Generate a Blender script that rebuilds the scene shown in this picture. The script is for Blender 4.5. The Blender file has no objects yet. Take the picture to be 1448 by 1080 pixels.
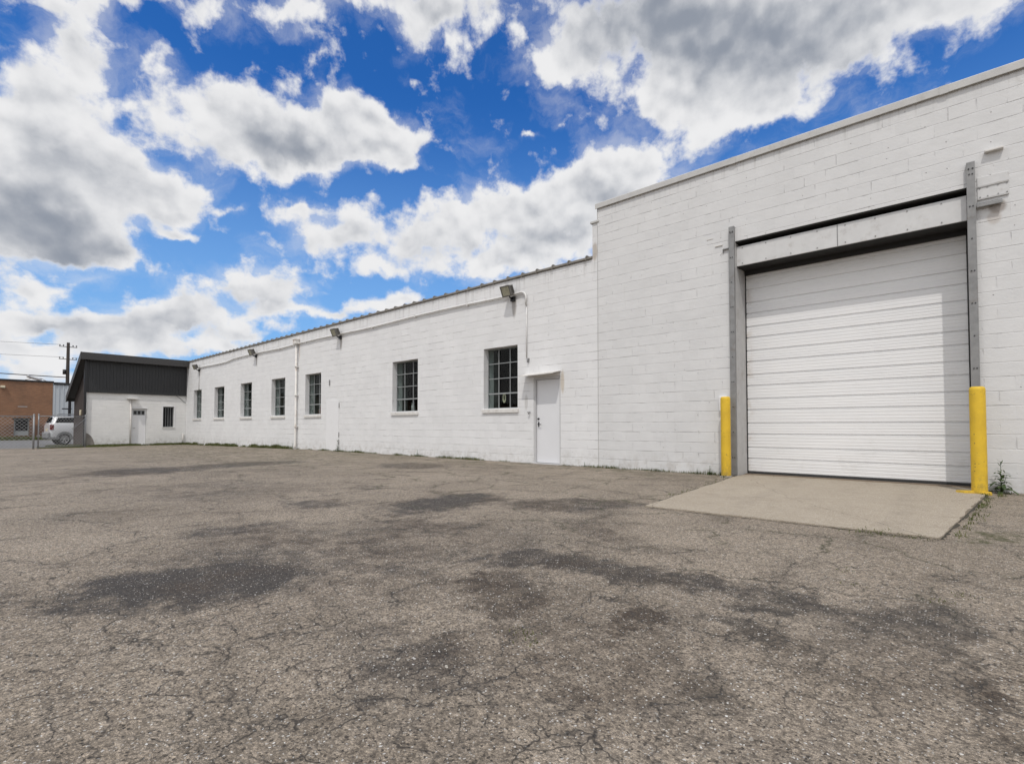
import bpy, math, random
from mathutils import Vector, Matrix

random.seed(7)
scene = bpy.context.scene
COL = scene.collection
R = math.radians

# ------------------------------------------------------------------ mesh helpers
class MB:
    def __init__(self):
        self.v = []; self.f = []; self.smooth = []
    def quad(self, a, b, c, d, s=False):
        n = len(self.v); self.v += [a, b, c, d]; self.f.append((n, n+1, n+2, n+3)); self.smooth.append(s)
    def tri(self, a, b, c, s=False):
        n = len(self.v); self.v += [a, b, c]; self.f.append((n, n+1, n+2)); self.smooth.append(s)
    def poly(self, pts, s=False):
        n = len(self.v); self.v += list(pts); self.f.append(tuple(range(n, n+len(pts)))); self.smooth.append(s)
    def box(self, x0, x1, y0, y1, z0, z1, m=None, bev=0.0):
        b = bev
        if b > 0:
            # chamfered box: 8 corners x 3 verts
            P = []
            for sx, X in ((1, x0), (-1, x1)):
                for sy, Y in ((1, y0), (-1, y1)):
                    for sz, Z in ((1, z0), (-1, z1)):
                        P.append([(X, Y+sy*b, Z+sz*b), (X+sx*b, Y, Z+sz*b), (X+sx*b, Y+sy*b, Z)])
            base = len(self.v)
            flat = [p for c in P for p in c]
            if m is not None: flat = [tuple(m @ Vector(p)) for p in flat]
            self.v += flat
            I = lambda ix, iy, iz, k: base + (ix*4+iy*2+iz)*3 + k
            F = []
            F.append((I(0,0,0,0), I(0,0,1,0), I(0,1,1,0), I(0,1,0,0)))
            F.append((I(1,0,0,0), I(1,1,0,0), I(1,1,1,0), I(1,0,1,0)))
            F.append((I(0,0,0,1), I(1,0,0,1), I(1,0,1,1), I(0,0,1,1)))
            F.append((I(0,1,0,1), I(0,1,1,1), I(1,1,1,1), I(1,1,0,1)))
            F.append((I(0,0,0,2), I(0,1,0,2), I(1,1,0,2), I(1,0,0,2)))
            F.append((I(0,0,1,2), I(1,0,1,2), I(1,1,1,2), I(0,1,1,2)))
            for iy in (0,1):
                for iz in (0,1):
                    F.append((I(0,iy,iz,1), I(1,iy,iz,1), I(1,iy,iz,2), I(0,iy,iz,2)))
            for ix in (0,1):
                for iz in (0,1):
                    F.append((I(ix,0,iz,0), I(ix,1,iz,0), I(ix,1,iz,2), I(ix,0,iz,2)))
                for iy in (0,1):
                    F.append((I(ix,iy,0,0), I(ix,iy,1,0), I(ix,iy,1,1), I(ix,iy,0,1)))
                    for iz in (0,1):
                        F.append((I(ix,iy,iz,0), I(ix,iy,iz,1), I(ix,iy,iz,2)))
            self.f += F; self.smooth += [False]*len(F)
            return
        c = [(x0,y0,z0),(x1,y0,z0),(x1,y1,z0),(x0,y1,z0),(x0,y0,z1),(x1,y0,z1),(x1,y1,z1),(x0,y1,z1)]
        if m is not None: c = [tuple(m @ Vector(p)) for p in c]
        n = len(self.v); self.v += c
        for q in ((0,3,2,1),(4,5,6,7),(0,1,5,4),(1,2,6,5),(2,3,7,6),(3,0,4,7)):
            self.f.append(tuple(n+i for i in q)); self.smooth.append(False)
    def tube(self, pts, r, n=10, cap=True, closed=False):
        pts = [Vector(p) for p in pts]; rs = r if isinstance(r, (list, tuple)) else [r]*len(pts)
        base = len(self.v); up = Vector((0,0,1)); prev = None
        for i, p in enumerate(pts):
            if i == 0: t = pts[1]-p
            elif i == len(pts)-1: t = p-pts[i-1]
            else: t = (pts[i+1]-p).normalized()+(p-pts[i-1]).normalized()
            t.normalize()
            if prev is None:
                a = t.cross(up) if abs(t.z) < .95 else t.cross(Vector((1,0,0)))
            else:
                a = prev - t*prev.dot(t)
            a.normalize(); prev = a; b = t.cross(a)
            for k in range(n):
                th = 2*math.pi*k/n
                self.v.append(tuple(p + rs[i]*(math.cos(th)*a+math.sin(th)*b)))
        for i in range(len(pts)-1):
            for k in range(n):
                q = (base+i*n+k, base+i*n+(k+1)%n, base+(i+1)*n+(k+1)%n, base+(i+1)*n+k)
                self.f.append(q); self.smooth.append(n > 5)
        if cap:
            self.f.append(tuple(base+k for k in reversed(range(n)))); self.smooth.append(False)
            e = base+(len(pts)-1)*n
            self.f.append(tuple(e+k for k in range(n))); self.smooth.append(False)
    def prism_x(self, prof, x0, x1):
        # closed profile of (y,z) swept along X
        n = len(prof); b = len(self.v)
        self.v += [(x0,y,z) for y,z in prof] + [(x1,y,z) for y,z in prof]
        for i in range(n):
            j = (i+1) % n
            self.f.append((b+i, b+j, b+n+j, b+n+i)); self.smooth.append(False)
        self.f.append(tuple(b+i for i in range(n))); self.f.append(tuple(b+n+i for i in reversed(range(n))))
        self.smooth += [False, False]
    def prism_y(self, prof, y0, y1):
        n = len(prof); b = len(self.v)
        self.v += [(x,y0,z) for x,z in prof] + [(x,y1,z) for x,z in prof]
        for i in range(n):
            j = (i+1) % n
            self.f.append((b+i, b+n+i, b+n+j, b+j)); self.smooth.append(False)
        self.f.append(tuple(b+i for i in reversed(range(n)))); self.f.append(tuple(b+n+i for i in range(n)))
        self.smooth += [False, False]
    def lathe(self, prof, cx, cy, n=20):
        b = len(self.v)
        for r, z in prof:
            for k in range(n):
                a = 2*math.pi*k/n
                self.v.append((cx+r*math.cos(a), cy+r*math.sin(a), z))
        for i in range(len(prof)-1):
            for k in range(n):
                self.f.append((b+i*n+k, b+i*n+(k+1)%n, b+(i+1)*n+(k+1)%n, b+(i+1)*n+k)); self.smooth.append(True)
    def wall(self, a0, a1, z0, z1, d0, d1, holes, axis='x'):
        """solid wall along axis from a0..a1, z0..z1, faces at depth d0 (front) and d1 (back), rectangular holes (a,b,z,z')"""
        P = (lambda a, d, z: (a, d, z)) if axis == 'x' else (lambda a, d, z: (d, a, z))
        As = sorted({a0, a1, *[h[0] for h in holes], *[h[1] for h in holes]})
        Zs = sorted({z0, z1, *[h[2] for h in holes], *[h[3] for h in holes]})
        for i in range(len(As)-1):
            for j in range(len(Zs)-1):
                ca, cz = (As[i]+As[i+1])/2, (Zs[j]+Zs[j+1])/2
                if any(h[0] < ca < h[1] and h[2] < cz < h[3] for h in holes): continue
                for d in (d0, d1):
                    self.quad(P(As[i],d,Zs[j]), P(As[i+1],d,Zs[j]), P(As[i+1],d,Zs[j+1]), P(As[i],d,Zs[j+1]))
        for a, b, z, w in [(a0,a1,z0,z1)]+list(holes):
            self.quad(P(a,d0,z), P(a,d1,z), P(a,d1,w), P(a,d0,w))
            self.quad(P(b,d0,z), P(b,d1,z), P(b,d1,w), P(b,d0,w))
            self.quad(P(a,d0,z), P(b,d0,z), P(b,d1,z), P(a,d1,z))
            self.quad(P(a,d0,w), P(b,d0,w), P(b,d1,w), P(a,d1,w))
    def build(self, name, mat, parent=None, label=None, fix=True):
        me = bpy.data.meshes.new(name)
        vs = self.v
        if parent is not None and parent.get('_w') is not None:
            ox, oy, oz = parent['_w']
            vs = [(x-ox, y-oy, z-oz) for x, y, z in vs]
        me.from_pydata(vs, [], self.f)
        me.polygons.foreach_set('use_smooth', self.smooth)
        me.materials.append(mat)
        if fix:
            import bmesh
            bm = bmesh.new(); bm.from_mesh(me)
            bmesh.ops.remove_doubles(bm, verts=bm.verts, dist=1e-5)
            bmesh.ops.recalc_face_normals(bm, faces=bm.faces)
            bm.to_mesh(me); bm.free()
        me.update()
        o = bpy.data.objects.new(name, me); COL.objects.link(o)
        if parent is not None:
            o.parent = parent
        if label: o['label'] = label
        return o

ORIG = {}
def thing(name, label, cat, loc=(0,0,0), rz=0.0, group=None):
    o = bpy.data.objects.new(name, None); COL.objects.link(o)
    o.empty_display_size = .3
    o.location = loc; o.rotation_euler = (0,0,rz)
    o['label'] = label; o['category'] = cat
    if group: o['group'] = group
    return o
def tag(o, label=None, cat=None, group=None, kind=None):
    if label: o['label'] = label
    if cat: o['category'] = cat
    if group: o['group'] = group
    if kind: o['kind'] = kind
    return o
def copy_tree(o, parent=None):
    c = o.copy(); COL.objects.link(c); c.parent = parent
    for ch in list(o.children): copy_tree(ch, c)
    return c

# ------------------------------------------------------------------ node helpers
class NT:
    def __init__(self, tree):
        self.t = tree; self.n = tree.nodes; self.l = tree.links
    def new(self, typ, **kw):
        n = self.n.new(typ)
        for k, v in kw.items(): setattr(n, k, v)
        return n
    def put(self, sock, val):
        if hasattr(val, 'is_linked') or isinstance(val, bpy.types.NodeSocket): self.l.new(val, sock)
        elif val is not None:
            if isinstance(val, (tuple, list)) and len(val) == 3 and sock.type == 'RGBA': val = (*val, 1)
            sock.default_value = val
    def math(self, op, a, b=None, c=None, clamp=False):
        n = self.new('ShaderNodeMath', operation=op, use_clamp=clamp)
        self.put(n.inputs[0], a)
        if b is not None: self.put(n.inputs[1], b)
        if c is not None: self.put(n.inputs[2], c)
        return n.outputs[0]
    def vmath(self, op, a, b=None, scale=None):
        n = self.new('ShaderNodeVectorMath', operation=op)
        self.put(n.inputs[0], a)
        if b is not None: self.put(n.inputs[1], b)
        if scale is not None: self.put(n.inputs['Scale'], scale)
        return n.outputs['Value'] if op in ('DOT_PRODUCT','LENGTH','DISTANCE') else n.outputs[0]
    def noise(self, vec, scale, detail=2, rough=.5, dist=0, dim='3D', out='Fac'):
        n = self.new('ShaderNodeTexNoise', noise_dimensions=dim)
        if vec is not None: self.put(n.inputs['Vector'], vec)
        n.inputs['Scale'].default_value = scale; n.inputs['Detail'].default_value = detail
        n.inputs['Roughness'].default_value = rough; n.inputs['Distortion'].default_value = dist
        return n.outputs[out]
    def voro(self, vec, scale, feature='F1', rnd=1, dim='3D'):
        n = self.new('ShaderNodeTexVoronoi', feature=feature, voronoi_dimensions=dim)
        self.put(n.inputs['Vector'], vec); n.inputs['Scale'].default_value = scale
        n.inputs['Randomness'].default_value = rnd
        return n
    def smooth(self, val, a, b, lo=0.0, hi=1.0):
        n = self.new('ShaderNodeMapRange', interpolation_type='SMOOTHSTEP')
        self.put(n.inputs['Value'], val)
        self.put(n.inputs['From Min'], a); self.put(n.inputs['From Max'], b)
        self.put(n.inputs['To Min'], lo); self.put(n.inputs['To Max'], hi)
        return n.outputs[0]
    def lin(self, val, a, b, lo=0.0, hi=1.0):
        n = self.new('ShaderNodeMapRange')
        self.put(n.inputs['Value'], val)
        self.put(n.inputs['From Min'], a); self.put(n.inputs['From Max'], b)
        self.put(n.inputs['To Min'], lo); self.put(n.inputs['To Max'], hi)
        return n.outputs[0]
    def mix(self, fac, a, b, blend='MIX'):
        n = self.new('ShaderNodeMix', data_type='RGBA', blend_type=blend)
        self.put(n.inputs['Factor'], fac); self.put(n.inputs[6], a); self.put(n.inputs[7], b)
        return n.outputs[2]
    def sep(self, v):
        n = self.new('ShaderNodeSeparateXYZ'); self.put(n.inputs[0], v); return n.outputs
    def comb(self, x, y, z=0.0):
        n = self.new('ShaderNodeCombineXYZ')
        for s, v in zip(n.inputs, (x, y, z)): self.put(s, v)
        return n.outputs[0]
    def ellipse(self, vec, cx, cy, rot, rx, ry, kind='QUADRATIC_SPHERE'):
        m = self.new('ShaderNodeMapping', vector_type='TEXTURE')
        self.put(m.inputs['Vector'], vec)
        m.inputs['Location'].default_value = (cx, cy, 0); m.inputs['Rotation'].default_value = (0, 0, rot)
        m.inputs['Scale'].default_value = (rx, ry, 1)
        g = self.new('ShaderNodeTexGradient', gradient_type=kind)
        self.l.new(m.outputs[0], g.inputs[0])
        return g.outputs['Fac']

def material(name):
    m = bpy.data.materials.new(name); m.use_nodes = True
    nt = NT(m.node_tree); bs = nt.n['Principled BSDF']
    return m, nt, bs
def objco(nt):
    return nt.new('ShaderNodeTexCoord').outputs['Object']
def worldco(nt):
    return nt.new('ShaderNodeNewGeometry').outputs['Position']
def bump(nt, bs, h, strength=1.0, dist=.01):
    b = nt.new('ShaderNodeBump'); b.inputs['Strength'].default_value = strength; b.inputs['Distance'].default_value = dist
    nt.put(b.inputs['Height'], h); nt.l.new(b.outputs[0], bs.inputs['Normal'])

def simple(name, col, rough=.6, metal=0.0, var=.12, scale=6.0, grit=0.0, dirt=None, dirtamt=.3):
    """plain surface with slight tone variation, optional dirt blotches"""
    m, nt, bs = material(name); p = worldco(nt)
    n = nt.noise(p, scale, 5, .6)
    c = nt.mix(nt.lin(n, .25, .75), tuple(x*(1-var) for x in col), tuple(min(1, x*(1+var)) for x in col))
    if dirt:
        d = nt.smooth(nt.noise(p, scale*.7, 8, .68), .52, .72)
        c = nt.mix(nt.math('MULTIPLY', d, dirtamt), c, dirt)
    nt.put(bs.inputs['Base Color'], c)
    bs.inputs['Roughness'].default_value = rough; bs.inputs['Metallic'].default_value = metal
    nt.put(bs.inputs['Roughness'], nt.lin(n, .2, .8, max(0.02, rough-.08), min(1, rough+.08)))
    if grit: bump(nt, bs, nt.noise(p, 60, 4, .6), grit, .004)
    return m

# ------------------------------------------------------------------ block wall paint
def block_wall(name, col, axis='x', row=.2032, width=.318, rough=.75, vis=1.0, shift=0.0, streak_tops=None, rust=None):
    m, nt, bs = material(name)
    p = worldco(nt); x, y, z = nt.sep(p)
    a = x if axis == 'x' else y
    wob = nt.noise(p, 3.0, 3, .5, out='Color')
    wx, wy, wz = nt.sep(nt.vmath('SCALE', nt.vmath('SUBTRACT', wob, (.5,.5,.5)), scale=.014))
    u = nt.math('ADD', nt.math('ADD', a, shift), wx); v = nt.math('ADD', z, wz)
    b = nt.new('ShaderNodeTexBrick', offset=.5, offset_frequency=2, squash=1.0)
    nt.put(b.inputs['Vector'], nt.comb(u, v, 0.0))
    b.inputs['Scale'].default_value = 1.0; b.inputs['Brick Width'].default_value = width
    b.inputs['Row Height'].default_value = row; b.inputs['Mortar Size'].default_value = .0075
    b.inputs['Mortar Smooth'].default_value = .55
    b.inputs['Color1'].default_value = (0,0,0,1); b.inputs['Color2'].default_value = (1,1,1,1)
    b.inputs['Mortar'].default_value = (.5,.5,.5,1)
    mort = b.outputs['Fac']
    # bed joints read stronger than head joints: separate horizontal line mask
    fr = nt.math('FRACT', nt.math('DIVIDE', v, row))
    dz = nt.math('MINIMUM', fr, nt.math('SUBTRACT', 1.0, fr))
    bed = nt.smooth(dz, .012, .042, 1.0, 0.0)
    stretch = nt.comb(nt.math('MULTIPLY', u, .9), nt.math('MULTIPLY', nt.math('FLOOR', nt.math('ADD', nt.math('DIVIDE', v, row), .5)), 1.37), 0.0)
    brk = nt.smooth(nt.noise(stretch, 2.6, 6, .7), .44, .60)
    big = nt.smooth(nt.noise(p, .45, 3, .5), .30, .62)
    bedvis = nt.math('MULTIPLY', bed, nt.math('MULTIPLY', brk, nt.lin(big, 0, 1, .45, 1.0)))
    headvis = nt.math('MULTIPLY', nt.math('SUBTRACT', mort, bed, clamp=True), nt.smooth(nt.noise(p, 4.0, 4, .6), .50, .66))
    joint = nt.math('MAXIMUM', bedvis, nt.math('MULTIPLY', headvis, .5))
    # per-block tone
    tone = nt.lin(b.outputs['Color'], 0, 1, .975, 1.02)
    blotch = nt.lin(nt.noise(p, 1.1, 6, .62), .3, .7, .95, 1.03)
    roller = nt.lin(nt.noise(nt.comb(nt.math('MULTIPLY', u, 3.0), nt.math('MULTIPLY', v, 14.0), 0.0), 1.0, 4, .65), .3, .7, .975, 1.02)
    t = nt.math('MULTIPLY', nt.math('MULTIPLY', tone, blotch), roller)
    c = nt.mix(1.0, col, nt.comb(t, t, t), 'MULTIPLY')
    c = nt.mix(nt.math('MULTIPLY', joint, .42*vis), c, (.23,.225,.22))
    # splash dirt near ground
    sp = nt.math('MULTIPLY', nt.smooth(z, .02, .50, 1.0, 0.0), nt.smooth(nt.noise(p, 5, 6, .7), .40, .75))
    c = nt.mix(nt.math('MULTIPLY', sp, .50), c, (.30,.26,.21))
    # chips / pin holes
    vo = nt.voro(nt.comb(u, v, 0.0), 4.2, dim='2D')
    chip = nt.math('MULTIPLY', nt.smooth(vo.outputs['Distance'], .012, .042, 1.0, 0.0), nt.math('GREATER_THAN', nt.sep(vo.outputs['Color'])[0], .84))
    c = nt.mix(nt.math('MULTIPLY', chip, .62), c, (.16,.145,.13))
    # thin drips and worn patches anywhere on the paint
    dr = nt.noise(nt.comb(nt.math('MULTIPLY', a, 7.0), nt.math('MULTIPLY', z, .5), 0.0), 1.0, 5, .7)
    c = nt.mix(nt.math('MULTIPLY', nt.math('MULTIPLY', nt.smooth(dr, .58, .74), nt.smooth(nt.noise(p, .6, 3, .5), .48, .66)), .22), c, (.33,.30,.26))
    wear = nt.math('MULTIPLY', nt.smooth(nt.noise(p, 2.2, 9, .74), .60, .70), nt.smooth(nt.noise(p, 22, 4, .6), .45, .62))
    c = nt.mix(nt.math('MULTIPLY', wear, .35), c, (.40,.38,.35))
    if streak_tops:
        for (zt, ln, amt, x0, x1) in streak_tops:
            st = nt.noise(nt.comb(nt.math('MULTIPLY', a, 9.0), nt.math('MULTIPLY', z, .35), 0.0), 1.0, 5, .7)
            top = nt.smooth(z, zt-ln, zt, 0.0, 1.0)
            inx = nt.math('MULTIPLY', nt.math('GREATER_THAN', a, x0), nt.math('LESS_THAN', a, x1))
            s = nt.math('MULTIPLY', nt.math('MULTIPLY', nt.smooth(st, .48, .70), top), inx)
            c = nt.mix(nt.math('MULTIPLY', s, amt), c, (.20,.18,.15))
    if rust:
        for (rx, rz, w, h, cc, amt) in rust:
            e = nt.ellipse(nt.comb(nt.math('ADD', a, nt.math('MULTIPLY', wx, 2.0)), z, 0.0), rx, rz, 0, w, h, 'SPHERICAL')
            c = nt.mix(nt.math('MULTIPLY', nt.smooth(e, .0, .45), amt), c, cc)
    nt.put(bs.inputs['Base Color'], c)
    bs.inputs['Roughness'].default_value = rough
    bs.inputs['Specular IOR Level'].default_value = .3
    rough_n = nt.noise(p, 38, 5, .65)
    pores = nt.noise(p, 120, 2, .5)
    lump = nt.noise(p, 7, 3, .5)
    h = nt.math('SUBTRACT', nt.math('ADD', nt.math('ADD', nt.math('MULTIPLY', rough_n, .35), nt.math('MULTIPLY', pores, .12)), nt.math('MULTIPLY', lump, .5)),
                nt.math('ADD', nt.math('MULTIPLY', nt.math('MAXIMUM', bedvis, nt.math('MULTIPLY', bed, .35)), 1.0), nt.math('ADD', nt.math('MULTIPLY', headvis, .75), chip)))
    h = nt.math('ADD', h, nt.math('MULTIPLY', b.outputs['Color'], .25))
    bump(nt, bs, h, 1.0, .008)
    return m
# measured layout tables: ground stains, clouds (azimuth, elevation, turn, half sizes, weight)
STAINS=[
 (-1.29,-8.19,0.495,0.51,0.65,0.42),
 (-0.27,-7.39,0.098,0.37,0.63,0.4),
 (-1.80,-8.64,1.173,0.27,0.36,0.35),
 (-3.38,-7.78,1.150,0.77,1.04,0.35),
 (-0.91,-8.60,0.520,0.31,0.20,0.3),
 (-3.43,-8.89,1.393,0.64,0.50,1.0),
 (-3.51,-8.13,1.434,1.04,1.14,0.5),
 (-4.76,-5.79,1.655,0.91,0.48,0.9),
 (-3.76,-6.96,0.235,0.56,0.42,0.6),
 (-2.20,-7.11,0.458,0.49,0.31,0.8),
 (-1.44,-6.94,0.100,0.51,0.25,0.8),
 (-0.68,-6.95,-0.076,0.40,0.24,0.7),
 (-0.20,-6.84,0.000,0.30,0.44,0.6),
 (-1.96,-7.81,0.987,0.33,0.28,0.7),
 (-1.15,-7.73,0.621,0.19,0.21,0.85),
 (-0.68,-7.41,-0.277,0.38,0.14,0.55),
 (-1.56,-8.63,1.211,0.36,0.27,0.55),
 (-0.92,-8.21,-0.090,0.31,0.30,0.45),
 (-5.82,-6.90,0.865,0.47,0.38,0.6),
 (-4.93,-8.09,1.220,0.39,0.28,0.6),
 (-12.79,-7.13,2.000,1.10,0.97,0.8),
 (-13.21,-5.00,1.664,1.64,0.76,0.7),
 (-8.19,-7.22,0.564,1.47,1.18,0.35),
 (-3.51,-4.92,0.654,0.86,0.51,0.7),
 (-2.46,-6.04,-0.447,0.66,0.21,0.5),
 (-1.30,-6.84,-0.519,0.27,0.13,0.5),
 (-9.88,-2.46,1.372,0.84,1.06,0.6),
 (-6.81,-5.59,1.170,0.24,0.36,0.5),
 (0.06,-7.47,-1.453,0.45,0.06,0.55),
 (-13.44,-7.69,1.083,1.11,2.16,0.3),
 (-3.23,-6.97,0.221,0.83,0.68,0.35),
 (-0.44,-8.27,0.250,0.21,0.20,0.35),
]
CLOUDS=[
 (0.398,0.635,-0.24,0.406,0.111,1.5),
 (0.322,0.555,-0.15,0.205,0.069,1),
 (0.660,0.587,-0.13,0.228,0.052,1),
 (0.107,0.635,-0.05,0.126,0.056,1),
 (-0.147,0.690,0.07,0.236,0.047,1),
 (-0.431,0.653,0.22,0.228,0.032,0.6),
 (-0.676,0.585,0.35,0.203,0.028,0.7),
 (0.432,0.526,0.10,0.122,0.064,0.8),
 (-0.746,0.448,0.34,0.122,0.094,1.2),
 (-0.759,0.355,0.30,0.109,0.099,1.2),
 (-0.653,0.371,0.02,0.131,0.092,1.1),
 (-0.750,0.283,0.24,0.132,0.076,1.2),
 (-0.597,0.349,0.21,0.089,0.052,0.9),
 (-0.669,0.259,0.19,0.048,0.025,1),
 (-0.724,0.523,0.37,0.051,0.040,0.7),
 (-0.629,0.535,0.58,0.072,0.031,0.5),
 (-0.540,0.502,0.25,0.107,0.061,1.1),
 (-0.429,0.487,0.19,0.178,0.076,1.3),
 (-0.306,0.533,0.14,0.104,0.061,1),
 (-0.221,0.506,0.09,0.081,0.043,0.9),
 (-0.474,0.437,0.19,0.091,0.036,0.8),
 (-0.214,0.465,0.09,0.074,0.029,1),
 (-0.628,0.487,0.29,0.048,0.032,0.35),
 (0.216,0.463,0.03,0.199,0.068,1.1),
 (0.051,0.420,0.13,0.194,0.066,1.1),
 (-0.117,0.382,0.16,0.194,0.060,1),
 (-0.317,0.343,0.10,0.191,0.054,0.9),
 (-0.034,0.322,0.01,0.209,0.057,1),
 (-0.392,0.377,0.14,0.085,0.028,0.7),
 (0.189,0.419,-0.07,0.163,0.093,1.1),
 (0.106,0.351,-0.03,0.125,0.056,1),
 (-0.582,0.301,0.18,0.055,0.019,0.8),
 (-0.226,0.302,0.06,0.133,0.031,0.6),
 (-0.460,0.240,0.11,0.136,0.040,1.1),
 (-0.604,0.185,0.12,0.124,0.036,1),
 (-0.225,0.238,0.35,0.094,0.036,0.9),
 (-0.341,0.204,0.07,0.075,0.023,0.8),
 (-0.771,0.189,0.18,0.059,0.021,0.7),
 (-0.770,0.152,0.14,0.051,0.028,0.9),
 (-0.676,0.152,0.12,0.111,0.028,0.9),
 (-0.534,0.135,0.08,0.114,0.024,0.8),
 (-0.747,0.113,0.10,0.091,0.020,0.8),
 (-0.631,0.138,0.10,0.110,0.022,0.8),
 (-0.776,0.087,0.08,0.107,0.018,0.6),
 (-0.280,0.494,0.12,0.105,0.059,1.1),
 (-0.369,0.472,0.15,0.112,0.048,0.9),
 (-0.119,0.653,0.06,0.084,0.036,0.45),
 (-0.208,0.606,0.10,0.035,0.015,0.4),
 (0.030,0.525,0.12,0.042,0.013,0.6),
 (0.093,0.536,-0.04,0.028,0.011,0.35),
 (-0.364,0.610,0.42,0.076,0.020,0.4),
 (-0.395,0.631,0.20,0.074,0.026,0.4),
 (-0.228,0.634,0.34,0.054,0.022,0.4),
 (-0.506,0.356,0.18,0.055,0.015,0.5),
 (-0.710,0.222,0.18,0.049,0.016,0.4),
 (-0.481,0.163,0.08,0.099,0.022,0.6),
 (-0.425,0.204,0.09,0.105,0.020,0.5),
 (0.477,0.517,0.18,0.062,0.032,0.5),
 (-0.889,0.344,0.37,0.121,0.158,1),
 (-0.912,0.155,0.19,0.134,0.050,0.8),
 (0.896,0.547,-0.50,0.192,0.079,1),
]
DARKS=[
 (0.373,0.622,-0.24,0.289,0.070,1),
 (0.245,0.685,-0.12,0.268,0.051,0.9),
 (0.543,0.583,-0.05,0.141,0.047,0.6),
 (-0.765,0.298,0.26,0.114,0.051,1),
 (-0.727,0.259,0.22,0.104,0.034,1),
 (-0.721,0.385,0.30,0.083,0.037,0.4),
 (-0.463,0.470,0.20,0.115,0.036,0.8),
 (-0.405,0.466,0.17,0.109,0.031,0.6),
 (-0.117,0.351,0.04,0.166,0.031,0.5),
 (-0.304,0.326,0.09,0.141,0.027,0.5),
 (0.050,0.347,-0.02,0.112,0.038,0.6),
 (0.202,0.407,-0.07,0.095,0.047,0.5),
 (-0.460,0.219,0.10,0.113,0.019,0.8),
 (-0.604,0.168,0.11,0.095,0.016,0.7),
 (-0.747,0.143,0.13,0.053,0.014,0.6),
 (-0.675,0.138,0.11,0.111,0.015,0.6),
 (-0.574,0.120,0.08,0.148,0.012,0.6),
 (-0.147,0.686,0.07,0.167,0.034,0.4),
 (-0.676,0.585,0.35,0.138,0.023,0.4),
 (-0.769,0.460,0.37,0.047,0.041,0.3),
]
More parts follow.
